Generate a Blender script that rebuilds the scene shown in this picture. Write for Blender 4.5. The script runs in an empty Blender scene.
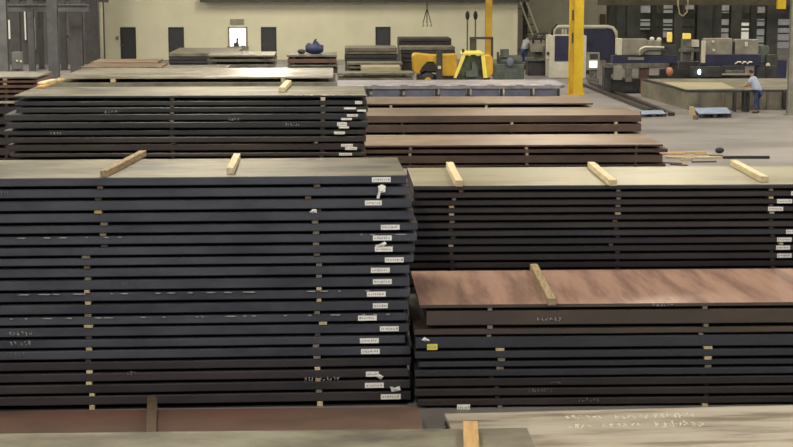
import bpy, bmesh, math, random
from mathutils import Vector, Matrix, Euler
random.seed(7)
sc = bpy.context.scene
COL = sc.collection
PI = math.pi
# ------------------------------------------------------------------ camera
F = 1600.0; CX, CY = 396.5, 223.5; HOR = -30.0; VPX = 335.0; CH = 6.0
PHI = math.atan((CY - HOR) / F)
PSI = math.atan((CX - VPX) / F * math.cos(PHI))
cam_d = bpy.data.cameras.new('camera'); cam = bpy.data.objects.new('camera', cam_d); COL.objects.link(cam)
cam.location = (0, 0, CH); cam.rotation_euler = (PI/2 - PHI, 0, -PSI)
cam_d.sensor_width = 36; cam_d.lens = F * 36 / 793; cam_d.clip_end = 400; cam_d.clip_start = .1
sc.camera = cam
ROT = Euler((PI/2 - PHI, 0, -PSI)).to_matrix()
def ray(px, py): return ROT @ Vector(((px - CX) / F, (CY - py) / F, -1))
def aY(px, py, Y):
    d = ray(px, py); return Vector((0, 0, CH)) + d * (Y / d.y)
def aZ(px, py, z=0):
    d = ray(px, py); return Vector((0, 0, CH)) + d * ((z - CH) / d.z)
# ------------------------------------------------------------------ materials
def mat(name, c1, c2=None, scale=1.5, rough=.5, metal=0.0, stretch=(1, 1, 1), c3=None, spec=.5, emit=None, es=1.0, bump=0.0, rot=0.0, detail=6):
    m = bpy.data.materials.new(name); m.use_nodes = True
    nt = m.node_tree; b = nt.nodes['Principled BSDF']
    b.inputs['Roughness'].default_value = rough; b.inputs['Metallic'].default_value = metal
    b.inputs['Specular IOR Level'].default_value = spec
    if c2 is None: c2 = tuple(v * .85 for v in c1)
    tc = nt.nodes.new('ShaderNodeTexCoord'); mp = nt.nodes.new('ShaderNodeMapping')
    mp.inputs['Scale'].default_value = stretch; mp.inputs['Rotation'].default_value = (0, 0, rot)
    oi = nt.nodes.new('ShaderNodeObjectInfo')
    ad = nt.nodes.new('ShaderNodeVectorMath'); ad.operation = 'MULTIPLY_ADD'
    ad.inputs[1].default_value = (37, 11, 5)
    cx = nt.nodes.new('ShaderNodeCombineXYZ')
    for i in range(3): nt.links.new(oi.outputs['Random'], cx.inputs[i])
    nt.links.new(cx.outputs[0], ad.inputs[0]); nt.links.new(tc.outputs['Object'], ad.inputs[2])
    nt.links.new(ad.outputs[0], mp.inputs[0])
    n = nt.nodes.new('ShaderNodeTexNoise'); n.inputs['Scale'].default_value = scale; n.inputs['Detail'].default_value = detail
    n.inputs['Roughness'].default_value = .62
    nt.links.new(mp.outputs[0], n.inputs[0])
    r = nt.nodes.new('ShaderNodeValToRGB'); nt.links.new(n.outputs[0], r.inputs[0])
    r.color_ramp.elements[0].position = .37; r.color_ramp.elements[1].position = .63
    r.color_ramp.elements[0].color = (*c2, 1); r.color_ramp.elements[1].color = (*c1, 1)
    if c3:
        e = r.color_ramp.elements.new(.5); e.color = (*c3, 1)
    nt.links.new(r.outputs[0], b.inputs['Base Color'])
    if bump:
        bp = nt.nodes.new('ShaderNodeBump'); bp.inputs['Strength'].default_value = bump; bp.inputs['Distance'].default_value = .02
        nt.links.new(n.outputs[0], bp.inputs['Height']); nt.links.new(bp.outputs[0], b.inputs['Normal'])
    rm = nt.nodes.new('ShaderNodeMapRange'); rm.inputs[3].default_value = rough * .8; rm.inputs[4].default_value = min(1, rough * 1.25)
    nt.links.new(n.outputs[0], rm.inputs[0]); nt.links.new(rm.outputs[0], b.inputs['Roughness'])
    if emit:
        b.inputs['Emission Color'].default_value = (*emit, 1); b.inputs['Emission Strength'].default_value = es
    return m
M = {}
S3 = (.35, 1.6, 1)
M['slate'] = mat('slate mill scale steel', (.060, .065, .084), (.030, .032, .044), 1.8, .42, 0, (.4, 1, 1), (.047, .051, .066))
M['slate_brown'] = mat('brown slate steel', (.042, .036, .040), (.024, .021, .026), 1.2, .45, 0, (.4, 1, 1))
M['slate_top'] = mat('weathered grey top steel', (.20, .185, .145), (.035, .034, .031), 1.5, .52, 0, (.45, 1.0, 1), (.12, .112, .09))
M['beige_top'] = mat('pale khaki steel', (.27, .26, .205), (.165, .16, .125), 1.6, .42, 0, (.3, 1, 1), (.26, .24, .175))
M['dark'] = mat('dark brown steel', (.034, .028, .028), (.020, .017, .019), 1.4, .45, 0, (.4, 1, 1))
M['darkblue'] = mat('dark blue grey steel', (.033, .034, .044), (.021, .022, .029), 1.4, .45, 0, (.4, 1, 1))
M['black'] = mat('black steel', (.036, .037, .041), (.018, .019, .022), 1.2, .42, 0, (.4, 1, 1))
M['blackbrown'] = mat('black brown steel', (.044, .037, .034), (.024, .020, .020), 1.2, .45, 0, (.4, 1, 1))
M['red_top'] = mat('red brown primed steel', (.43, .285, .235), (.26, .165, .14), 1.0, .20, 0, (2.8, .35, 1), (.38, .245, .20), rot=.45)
M['brown'] = mat('brown rusty steel', (.085, .053, .040), (.045, .029, .024), 1.5, .5, 0, (.4, 1, 1))
M['brownthick'] = mat('umber steel', (.075, .056, .045), (.045, .034, .028), 1.6, .5, 0, (.5, 1, 1))
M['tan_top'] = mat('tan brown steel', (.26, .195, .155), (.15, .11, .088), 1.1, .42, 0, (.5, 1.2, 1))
M['redplate'] = mat('dull red steel', (.16, .075, .062), (.085, .055, .045), .8, .55, 0, (.5, 1, 1), (.125, .075, .06))
M['greyplate'] = mat('grey green steel', (.185, .18, .145), (.065, .058, .045), 1.5, .5, 0, (.6, 1.0, 1), (.13, .12, .09))
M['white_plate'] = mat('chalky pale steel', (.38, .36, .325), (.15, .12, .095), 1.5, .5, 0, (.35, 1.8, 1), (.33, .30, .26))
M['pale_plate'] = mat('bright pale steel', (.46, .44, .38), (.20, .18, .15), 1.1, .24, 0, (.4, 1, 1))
M['greytop'] = mat('grey beige steel', (.20, .19, .155), (.09, .085, .07), 1.6, .45)
M['rust'] = mat('rust steel', (.16, .085, .065), (.08, .05, .045), 2.5, .6)
M['wood'] = mat('pale lumber', (.50, .43, .28), (.34, .28, .17), 3, .7, 0, (8, 1, 8))
M['wood_bright'] = mat('fresh lumber', (.66, .58, .39), (.48, .40, .26), 3, .65, 0, (8, 1, 8))
M['wood_dark'] = mat('old brown lumber', (.11, .075, .052), (.07, .048, .035), 3, .75, 0, (8, 1, 8))
M['wood_grey'] = mat('grey lumber', (.19, .17, .145), (.11, .10, .085), 3, .75, 0, (8, 1, 8))
M['wood_old'] = mat('aged lumber', (.36, .28, .17), (.20, .14, .08), 4, .75, 0, (8, 1, 8))
M['wood_shaded'] = mat('gap-shaded lumber', (.05, .042, .036), (.03, .026, .022), 3, .8)  # near-black: the shade inside the plate gaps is put into this colour
M['drab_top'] = mat('drab brown steel', (.24, .17, .11), (.11, .07, .045), 1.5, .55)
M['wood_orange'] = mat('orange lumber', (.50, .33, .14), (.36, .22, .09), 3, .7, 0, (8, 1, 8))
M['paper'] = mat('white paper label', (.86, .86, .85), (.72, .72, .72), 8, .6)
M['ink'] = mat('grey print', (.40, .40, .42), (.32, .32, .34), 8, .6)
M['yellow_tag'] = mat('yellow tag', (.78, .74, .06), (.65, .6, .05), 8, .5)
M['chalk'] = mat('chalk', (.42, .42, .43), (.28, .28, .30), 12, .9)
M['chalk_dim'] = mat('faint chalk', (.20, .20, .21), (.13, .13, .14), 12, .9)
M['chalk_bright'] = mat('bright chalk', (.66, .64, .57), (.52, .50, .44), 12, .9)
M['wallp'] = mat('cream painted wall', (.70, .69, .545), (.62, .61, .475), .35, .75)
M['floor'] = mat('worn concrete', (.255, .245, .258), (.16, .153, .16), .28, .50, 0, (1, 2.6, 1), (.215, .207, .218))
M['ceil'] = mat('ceiling sheet', (.42, .41, .37), (.36, .35, .32), .5, .8)
M['wallgrey'] = mat('grey cladding', (.12, .118, .122), (.075, .074, .078), .6, .7, 0, (3, 1, .3))
M['wallolive'] = mat('dim olive wall', (.42, .41, .335), (.32, .31, .255), .4, .8)
M['walldark'] = mat('dark bay wall', (.10, .10, .088), (.035, .035, .033), .7, .8, 0, (2, 1, .5))
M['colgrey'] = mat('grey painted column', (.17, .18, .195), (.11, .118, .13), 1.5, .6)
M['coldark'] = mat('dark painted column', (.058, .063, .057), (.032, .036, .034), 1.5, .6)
M['colmid'] = mat('taupe column', (.12, .118, .125), (.08, .078, .085), 1.5, .6)
M['olive'] = mat('olive beam paint', (.10, .088, .055), (.06, .054, .035), 1.5, .6)
M['glass'] = mat('daylit pane', (.6, .6, .55), (.5, .5, .45), 3, .3, emit=(.80, .78, .66), es=.26)
M['glass_dim'] = mat('daylit dusty pane', (.22, .22, .21), (.09, .09, .09), 1.5, .3, emit=(.62, .60, .56), es=.12)
M['bright'] = mat('bright opening pane', (.8, .8, .8), None, 3, .3, emit=(1, .96, .93), es=1.6)
M['door'] = mat('charcoal door', (.04, .044, .054), (.03, .033, .04), 2, .5)
M['doorframe'] = mat('door frame', (.24, .23, .18), None, 2, .6)
M['yellow'] = mat('safety yellow', (.80, .58, .02), (.66, .44, .02), 1.2, .45)
M['orange'] = mat('orange machine paint', (.62, .38, .03), (.44, .26, .02), 1.2, .45)
M['lemon'] = mat('lemon cab paint', (.86, .76, .16), (.76, .66, .12), 1.2, .45)
M['rubber'] = mat('black rubber', (.03, .03, .032), (.02, .02, .02), 3, .7)
M['mblack'] = mat('black mast steel', (.045, .042, .042), (.03, .03, .03), 3, .5)
M['cabglass'] = mat('dark green cab glass', (.10, .13, .07), (.04, .05, .04), 3, .15)
M['lav'] = mat('lavender grey steel', (.36, .355, .41), (.17, .165, .20), 2.2, .45, 0, (.5, 1, 1))
M['bluep'] = mat('dull blue paint', (.17, .195, .29), (.10, .115, .18), 1.3, .5)
M['bluetarp'] = mat('navy tarp', (.035, .05, .16), (.02, .03, .10), 5, .5)
M['navy'] = mat('navy machine paint', (.022, .026, .075), (.014, .016, .048), 2, .4)
M['mwhite'] = mat('off white machine paint', (.62, .61, .53), (.52, .51, .44), 2, .45)
M['mgrey'] = mat('grey machine housing', (.29, .285, .24), (.20, .195, .17), 2, .5)
M['mdark'] = mat('dark machine parts', (.05, .052, .055), (.022, .022, .026), 3, .5)
M['mgreen'] = mat('grey green machine', (.10, .125, .115), (.055, .068, .066), 2.5, .5)
M['steel'] = mat('worn machine steel', (.17, .165, .155), (.075, .072, .07), 4, .4)
M['table'] = mat('dusty cutting table side', (.21, .20, .155), (.11, .105, .085), .9, .7)
M['tablesheet'] = mat('tan steel sheet', (.40, .36, .25), (.32, .29, .20), .8, .5)
M['screen'] = mat('white display', (.8, .85, .9), None, 3, .3, emit=(.88, .95, 1), es=1.1)
M['spark'] = mat('torch glow', (.8, .9, 1), None, 3, .3, emit=(.7, .95, 1), es=5)
M['lampy'] = mat('yellow lit beacon', (.8, .6, .1), None, 3, .3, emit=(1, .75, .2), es=.15)
M['pink'] = mat('salmon paint', (.55, .22, .15), None, 3, .5)
M['palblue'] = mat('pale blue plastic', (.33, .42, .62), (.22, .29, .46), 3, .5)
M['skin'] = mat('skin', (.42, .25, .17), (.36, .2, .14), 4, .5)
M['hair'] = mat('dark hair', (.025, .018, .012), None, 6, .6)
M['shirt'] = mat('light blue cotton', (.50, .60, .82), (.42, .52, .72), 4, .85)
M['shirt2'] = mat('grey blue cotton', (.40, .44, .52), (.28, .31, .38), 4, .85)
M['jeans'] = mat('blue denim', (.05, .075, .16), (.03, .045, .11), 5, .9)
M['shoe'] = mat('brown boots', (.07, .045, .03), None, 5, .6)
M['lampcase'] = mat('lamp housing', (.5, .5, .48), None, 3, .4)
M['eye'] = mat('eye', (.02, .02, .02), None, 3, .3)
# ------------------------------------------------------------------ builders
class MB:
    def __init__(s): s.b = bmesh.new()
    def box(s, x0, x1, y0, y1, z0, z1, bev=0):
        t = bmesh.new(); bmesh.ops.create_cube(t, size=1)
        for v in t.verts: v.co = Vector(((x0 + x1) / 2 + v.co.x * (x1 - x0), (y0 + y1) / 2 + v.co.y * (y1 - y0), (z0 + z1) / 2 + v.co.z * (z1 - z0)))
        if bev: bmesh.ops.bevel(t, geom=t.edges[:], offset=bev, segments=2, affect='EDGES', profile=.6)
        s._m(t); return s
    def _m(s, t):
        me = bpy.data.meshes.new('t'); t.to_mesh(me); t.free(); s.b.from_mesh(me); bpy.data.meshes.remove(me)
    def prism(s, pts, z0, z1, axis='z'):
        f = {'z': lambda a, b, c: (a, b, c), 'y': lambda a, b, c: (a, c, b), 'x': lambda a, b, c: (c, a, b)}[axis]
        lo = [s.b.verts.new(f(a, b, z0)) for a, b in pts]; hi = [s.b.verts.new(f(a, b, z1)) for a, b in pts]
        n = len(pts); s.b.faces.new(lo); s.b.faces.new(hi)
        for i in range(n): s.b.faces.new((lo[i], lo[(i + 1) % n], hi[(i + 1) % n], hi[i]))
        return s
    def tube(s, pts, r, n=8):
        pts = [Vector(p) for p in pts]; rings = []
        for i, p in enumerate(pts):
            a = pts[max(i - 1, 0)]; c = pts[min(i + 1, len(pts) - 1)]; d = (c - a).normalized()
            u = d.cross(Vector((0, 0, 1)));
            if u.length < .1: u = d.cross(Vector((0, 1, 0)))
            u.normalize(); w = d.cross(u); rr = r[i] if isinstance(r, (list, tuple)) else r
            rings.append([s.b.verts.new(p + u * math.cos(2 * PI * k / n) * rr + w * math.sin(2 * PI * k / n) * rr) for k in range(n)])
        for i in range(len(rings) - 1):
            for k in range(n): s.b.faces.new((rings[i][k], rings[i][(k + 1) % n], rings[i + 1][(k + 1) % n], rings[i + 1][k]))
        s.b.faces.new(rings[0]); s.b.faces.new(rings[-1]); return s
    def ball(s, c, r, sq=(1, 1, 1), n=12):
        t = bmesh.new(); bmesh.ops.create_uvsphere(t, u_segments=n, v_segments=n * 2 // 3, radius=r)
        for v in t.verts: v.co = Vector((c[0] + v.co.x * sq[0], c[1] + v.co.y * sq[1], c[2] + v.co.z * sq[2]))
        s._m(t); return s
    def build(s, name, m, parent=None, smooth=False, origin=None):
        bmesh.ops.recalc_face_normals(s.b, faces=s.b.faces[:])
        o0 = Vector(origin) if origin else (Vector((0, 0, 0)))
        if origin is None and parent is None and len(s.b.verts):
            xs = [v.co for v in s.b.verts]
            o0 = Vector(((min(v.x for v in xs) + max(v.x for v in xs)) / 2, (min(v.y for v in xs) + max(v.y for v in xs)) / 2, min(v.z for v in xs)))
        if parent is not None:
            w = Vector(parent.location); q = parent.parent
            while q is not None: w += Vector(q.location); q = q.parent
            o0 = w
        for v in s.b.verts: v.co -= o0
        me = bpy.data.meshes.new(name); s.b.to_mesh(me); s.b.free(); me.materials.append(m)
        if smooth:
            for p in me.polygons: p.use_smooth = True
        o = bpy.data.objects.new(name, me); COL.objects.link(o)
        if parent is not None: o.parent = parent
        else: o.location = o0
        return o
def tag(o, label=None, cat=None, group=None, kind=None):
    if label: o['label'] = label
    if cat: o['category'] = cat
    if group: o['group'] = group
    if kind: o['kind'] = kind
    return o
def empty(name, loc, label, cat, group=None):
    o = bpy.data.objects.new(name, None); COL.objects.link(o); o.location = loc; o.empty_display_size = .2
    return tag(o, label, cat, group)
def struct(o): o['kind'] = 'structure'; return o
ORD = ['top', 'second', 'third', 'fourth', 'fifth', 'sixth', 'seventh', 'eighth', 'ninth', 'tenth', 'eleventh', 'twelfth', 'thirteenth', 'fourteenth', 'fifteenth',
       'sixteenth', 'seventeenth', 'eighteenth', 'nineteenth', 'twentieth', 'twenty-first', 'twenty-second', 'twenty-third', 'twenty-fourth', 'twenty-fifth', 'twenty-sixth', 'twenty-seventh', 'twenty-eighth', 'twenty-ninth', 'thirtieth']
def plate_mesh(x0, x1, y0, y1, z0, z1, jag=.006, seg=None):
    """a steel plate: long slab with slightly wavy flame-cut edges"""
    mb = MB(); b = mb.b; L = x1 - x0; n = seg or max(4, int(L / .45)); rings = []
    for i in range(n + 1):
        x = x0 + L * i / n; jf = random.uniform(-jag, jag); jb = random.uniform(-jag, jag)
        c = .012 if z1 - z0 > .05 else .003
        prof = [(y0 + jf, z0 + c), (y0 + jf + c, z0), (y1 + jb - c, z0), (y1 + jb, z0 + c), (y1 + jb, z1 - c), (y1 + jb - c, z1), (y0 + jf + c, z1), (y0 + jf, z1 - c)]
        rings.append([b.verts.new((x + random.uniform(-jag, jag) * .5, y, z)) for y, z in prof])
    for i in range(n):
        for k in range(8): b.faces.new((rings[i][k], rings[i][(k + 1) % 8], rings[i + 1][(k + 1) % 8], rings[i + 1][k]))
    b.faces.new(rings[0]); b.faces.new(rings[-1])
    return mb
def edge_faces(o, m):
    o.data.materials.append(M[m])
    for p in o.data.polygons:
        if p.normal.z < .9: p.material_index = 1
def label_tag(parent, xa, ya, xb, yb, Y, m='paper', ink=True, name='paper_label'):
    p = aY(xa, ya, Y); q = aY(xb, yb, Y)
    mb = MB(); w = q.x - p.x; h = p.z - q.z
    mb.box(p.x, q.x, Y - .006, Y - .001, q.z, p.z)
    o = mb.build(name, M[m], parent)
    if ink:
        k = MB(); x = p.x + w * .08
        while x < q.x - w * .12:
            ww = random.uniform(.03, .10) * w
            k.box(x, x + ww, Y - .008, Y - .0055, q.z + h * random.uniform(.25, .4), q.z + h * random.uniform(.55, .75)); x += ww + w * random.uniform(.03, .07)
        k.build('print', M['ink'], o)
    return o
def scribble(parent, xa, ya, xb, yb, Y, m='chalk', n=None, name='chalk_writing'):
    """hand-drawn illegible chalk strokes on a front face"""
    p = aY(xa, ya, Y); q = aY(xb, yb, Y); h = p.z - q.z; w = q.x - p.x
    n = n or max(2, int(w / (h * .8))); mb = MB(); cw = w / n
    for i in range(n):
        x = p.x + cw * i; r = random.random
        for s in range(3):
            a = Vector((x + cw * (.1 + .6 * r()), Y - .004, q.z + h * r())); b = Vector((x + cw * (.1 + .7 * r()), Y - .004, q.z + h * r()))
            if (a - b).length > .01: mb.tube([a, (a + b) / 2 + Vector((.1 * cw, 0, 0)), b], .005, 4)
    o = mb.build(name, M[m], parent); o['kind'] = 'stuff'; return o
def dashes(parent, xa, xb, y, Y, zt, n=10, m='chalk', name='edge_scrape'):
    mb = MB()
    for i in range(n):
        if random.random() < .3: continue
        c = xa + (xb - xa) * (i + random.uniform(.1, .9)) / n; w = random.uniform(1, 7)
        a = aY(c - w, y, Y).x; b = aY(c + w, y, Y).x
        mb.prism([(a, zt - .012), (a + (b-a)*.3, zt - .002), (b, zt - .006), (b - (b-a)*.2, zt - .018)], Y - .009, Y + .004, 'y')
    o = mb.build(name, M[m], parent); o['kind'] = 'stuff'; return o
def stack(key, desc, Yf, depth, bands, pref, lx, rx, mats, topmat, cols, pitch=None, sp_mats=('wood_shaded',), ends=None, seen=99, twist=0, jit=.03, cat='steel plate', word='steel plate', floor_fill=True, sww=.09, edge=None):
    """bands: list of (ytop, ybot) pixel rows of each plate's front face at column pref"""
    zs = [(aY(pref, a, Yf).z, aY(pref, b, Yf).z) for a, b in bands]
    if floor_fill:
        th = sum(a - b for a, b in zs[-4:]) / len(zs[-4:])
        pt = pitch or ((zs[0][0] - zs[-1][0]) / max(1, len(zs) - 1) if len(zs) > 1 else th * 1.5)
        gp = max(.03, pt - th)
        while zs[-1][1] > gp * 2 + .04: 
            a = zs[-1][1] - gp; zs.append((a, max(gp, a - th * 2.6)))
    x0 = aY(lx, bands[0][0], Yf).x; x1 = aY(rx, bands[0][0], Yf).x
    plates = []; n = len(zs)
    lab_col = ['left-hand', 'right-hand'] if len(cols) == 2 else ['left', 'middle', 'right']
    for i, (zt, zb) in enumerate(zs):
        e = ends[i] if ends and i < len(ends) else (random.uniform(-jit, jit), random.uniform(-jit, jit))
        xa, xb = x0 + e[0], x1 + e[1]
        dy = 0 if i == 0 else random.uniform(-.012, .012)
        if i == 0: m = topmat
        else: m = mats[min(i - 1, len(mats) - 1)]
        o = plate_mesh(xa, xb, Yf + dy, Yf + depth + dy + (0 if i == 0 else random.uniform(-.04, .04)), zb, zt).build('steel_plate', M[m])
        nm = {'slate': 'slate-grey', 'slate_brown': 'brownish slate', 'dark': 'dark brown', 'darkblue': 'dark blue-grey', 'black': 'black', 'blackbrown': 'black-brown', 'brown': 'rust-brown', 'brownthick': 'thick umber', 'slate_top': 'weathered grey', 'beige_top': 'khaki', 'red_top': 'red-brown', 'tan_top': 'tan', 'redplate': 'dull red', 'greyplate': 'grey-green', 'white_plate': 'chalky pale', 'pale_plate': 'bright pale', 'greytop': 'grey-beige', 'rust': 'rusty', 'drab_top': 'drab brown', 'tablesheet':'tan'}[m]
        pos = 'topmost' if i == 0 else ('bottom' if i == n - 1 and n > 2 else ORD[i] + ' from the top')
        tag(o, f'{nm} {word}, {pos} in the {desc}' if n > 1 else f'{nm} {word}, {desc}', cat, f'plates in the {desc}')
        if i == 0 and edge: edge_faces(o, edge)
        plates.append(o)
        # spacers below
        zlow = zs[i + 1][0] if i + 1 < n else 0.0
        if zb - zlow < .012: continue
        for c, colx in enumerate(cols):
            ent = colx.get(i) if isinstance(colx, dict) else None
            if ent is None: ent = (colx['x'] + random.uniform(-1.2, 1.2), None, None) if isinstance(colx, dict) else (colx, None, None)
            px, sm, w = (list(ent) + [None, None])[:3]
            xw = aY(px, bands[min(i, len(bands)-1)][1], Yf).x; sw = w or sww * random.uniform(.85, 1.05)
            if xw + sw / 2 > xb: xw = xb - sw
            if xw - sw / 2 < xa: xw = xa + sw
            mm = sm or sp_mats[random.randrange(len(sp_mats))]
            yo = -.012 if sm else random.uniform(0, .05)
            s = MB().box(xw - sw / 2, xw + sw / 2, Yf + yo, Yf + depth - .03, zlow + .002, zb - .002, .004).build('wood_spacer', M[mm])
            wn = {'wood': 'pale', 'wood_bright': 'bright', 'wood_dark': 'dark', 'wood_grey': 'grey', 'wood_orange': 'orange', 'wood_shaded': 'gap-shaded', 'wood_old': 'aged'}[mm]
            und = 'bottom plate' if i == n - 1 and n > 1 else ('top plate' if i == 0 else f'{ORD[i]} plate')
            side = lab_col[c] + ' ' if len(cols) > 1 else ''
            tag(s, f'{side}{wn} wood spacer under {und} of the {desc}', 'wood spacer', f'spacers in the {desc}')
    return plates, zs, x0, x1
def beam_on(desc, pa, pb, z, w, h, m='wood_bright'):
    """timber lying on a plate from pixel pa to pixel pb on height z"""
    a = aZ(*pa, z); b = aZ(*pb, z); d = (b - a); L = d.length; d.normalize(); s = Vector((-d.y, d.x, 0)) * w / 2
    mb = MB(); pts = [(a - s).to_2d(), (b - s).to_2d(), (b + s).to_2d(), (a + s).to_2d()]
    mb.prism([tuple(p) for p in pts], z, z + h)
    bmesh.ops.bevel(mb.b, geom=mb.b.edges[:], offset=.006, segments=1, affect='EDGES')
    o = mb.build('squared_timber', M[m]); return tag(o, desc, 'timber')
# ------------------------------------------------------------------ the setting
XL, XR, YN, YW, ZC = -40, 62, -22, 109, 13
struct(MB().box(XL, XR, YN, 132, -.3, 0).build('floor', M['floor'], origin=(0, 0, 0)))
struct(MB().box(XL, XR, YN, 132, ZC, ZC + .3).build('ceiling', M['ceil']))
struct(MB().box(XL - .3, XL, YN, 132, 0, ZC).build('wall_left', M['wallgrey']))
struct(MB().box(XR, XR + .3, YN, 132, 0, ZC).build('wall_right', M['wallgrey']))
xw0 = aY(105, 40, YW).x; xw1 = aY(513, 40, YW).x; YB = 124
# back wall of cream panels with openings
ops = []
def opening(xa, xb, ya, yb): 
    p = aY(xa, ya, YW); q = aY(xb, yb, YW); return (p.x, q.x, max(0, q.z), p.z)
drs = [(120.5, 136), (168.5, 184), (261, 276.5), (375.5, 390.5)]; dzt = aY(250, 27, YW).z
D = [(aY(a, 40, YW).x, aY(b, 40, YW).x, 0, dzt) for a, b in drs]
wn = opening(228.5, 247, 27, 47)
allop = sorted(D + [wn])
mb = MB(); cur = xw0
for (a, b, z0, z1) in allop:
    mb.box(cur, a, YW, YW + .3, 0, ZC); mb.box(a, b, YW, YW + .3, z1, ZC)
    if z0 > 0.01: mb.box(a, b, YW, YW + .3, 0, z0)
    cur = b
mb.box(cur, xw1, YW, YW + .3, 0, ZC)
for px in (183, 226, 301, 420):      # panel joints
    x = aY(px, 30, YW).x; mb.box(x - .012, x + .012, YW - .012, YW, 2.6, ZC)
struct(mb.build('wall_back', M['wallp']))
for i, (a, b, z0, z1) in enumerate(D):
    d = MB().box(a + .05, b - .05, YW + .06, YW + .12, 0, z1 - .05).build(f'door_{i+1}', M['door']); struct(d)
    f = MB(); f.box(a, a + .05, YW - .03, YW + .14, 0, z1); f.box(b - .05, b, YW - .03, YW + .14, 0, z1); f.box(a, b, YW - .03, YW + .14, z1 - .05, z1)
    f.build('door_frame', M['door'], d)
    MB().ball((a + .14, YW + .02, 1.0), .05).build('door_handle', M['steel'], d)
a, b, z0, z1 = wn
w = MB().box(a + .08, b - .08, YW + .1, YW + .14, z0 + .06, z1 - .06).build('window_1', M['bright']); struct(w)
f = MB(); f.box(a - .05, a + .08, YW - .05, YW + .16, z0, z1); f.box(b - .08, b + .05, YW - .05, YW + .16, z0, z1); f.box(a, b, YW - .05, YW + .16, z1 - .08, z1); f.box(a - .12, b + .12, YW - .2, YW + .16, z0 - .12, z0 + .06)
f.build('window_frame', M['doorframe'], w)
xm = (a + b) / 2
o = MB().box(xm - .28, xm - .05, YW - .14, YW - .02, z0 + .06, z0 + .30, .02).ball((xm - .02, YW - .1, z0 + .52), .1).tube([(xm - .02, YW - .1, z0 + .06), (xm - .05, YW - .1, z0 + .5)], [.14, .05]).box(xm + .2, xm + .5, YW - .14, YW - .04, z0 + .06, z0 + .13).build('desk_clutter', M['mdark'])
tag(o, 'dark clutter standing on the sill of the bright hatch window', 'clutter')
p = aY(230, 19, YW); q = aY(244, 24.5, YW)
sg = MB().box(p.x, q.x, YW - .06, YW - .01, q.z, p.z, .01).build('wall_sign', M['mgrey']); tag(sg, 'small grey blurred sign on cream wall above the bright hatch window', 'sign')
p = aY(152, 35, YW); q = aY(156, 39, YW)
p = aY(116.5, 36, YW); q = aY(119, 39.5, YW)
tag(MB().box(p.x, q.x, YW - .1, YW, q.z, p.z, .01).build('wall_switch', M['mgrey']), 'small grey switch box on cream wall left of the leftmost door', 'switch box')
p = aY(345, 31, YW); q = aY(360, 44, YW)
# beam above wall, wall returns, far bays
zb = aY(350, 2.2, YW - .6).z
struct(MB().box(aY(200, 0, YW - .6).x, xw1 + 1, YW - .75, YW - .45, zb, zb + .55).build('trim_1', M['coldark']))
struct(MB().box(xw1, xw1 + .3, YW, YB, 0, ZC).build('wall_return', M['wallp']))
xo = aY(606, 30, YB).x
struct(MB().box(xw1 + .3, xo, YB, YB + .3, 0, ZC).build('wall_recess', M['wallolive']))
struct(MB().box(xo, XR, YB, YB + .3, 0, ZC).build('wall_bay', M['walldark']))
struct(MB().box(XL, xw0, 104, 104.3, 0, ZC).build('wall_aisle', M['wallgrey']))
struct(MB().box(xw0 - .15, xw0, 104.3, YW + .3, 0, ZC).build('wall_corner', M['wallgrey']))
# windows in the aisle wall (left) and the bay wall (right)
n = 2
for (a, b, t, bt, g) in [(7.2, 10.6, 20, 39, 'glass'), (23.8, 26.4, 9, 40, 'glass'), (34, 36, 18, 50, 'glass_dim'), (73.7, 76, 18, 25, 'glass'), (90, 91.5, 38, 44, 'glass_dim')]:
    p = aY(a, t, 103.9); q = aY(b, bt, 103.9); o = struct(MB().box(p.x, q.x, 103.93, 103.98, q.z, p.z).build(f'window_{n}', M[g])); n += 1
    MB().box(p.x - .06, p.x, 103.88, 103.99, q.z, p.z).box(q.x, q.x + .06, 103.88, 103.99, q.z, p.z).build('window_frame', M['colmid'], o)
for (a, b, t, bt, g) in [(641, 650, 5, 30, 'glass_dim'), (664, 672, 2, 38, 'glass_dim'), (721, 730, 4, 40, 'glass_dim'), (738, 749, 22, 40, 'glass'), (756.5, 766, 6, 58, 'glass_dim'), (777, 793, 18, 64, 'glass_dim'), (797, 806, 18, 64, 'glass_dim'),(686,694,-6,10,'glass_dim')]:
    p = aY(a, t, YB - .1); q = aY(b, bt, YB - .1); o = struct(MB().box(p.x, q.x, YB - .06, YB - .01, q.z, p.z).build(f'window_{n}', M[g])); n += 1
    fr = MB(); k = max(2, int((p.z - q.z) / .55))
    for i in range(k + 1):
        z = q.z + (p.z - q.z) * i / k; fr.box(p.x, q.x, YB - .12, YB - .05, z - .05, z + .05)
    fr.build('glazing_bar', M['coldark'], o)
for (xa_, xb_) in ((236, 262), (266, 292), (296, 322), (326, 345)):  # added unseen glowing windows, invented for the sheen on the pale plate
    p = aY(xa_, 0, YW); q = aY(xb_, 0, YW); o = struct(MB().box(p.x, q.x, YW - .06, YW - .01, 7.3, 8.9).build(f'window_{n}', M['bright'])); n += 1
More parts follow.
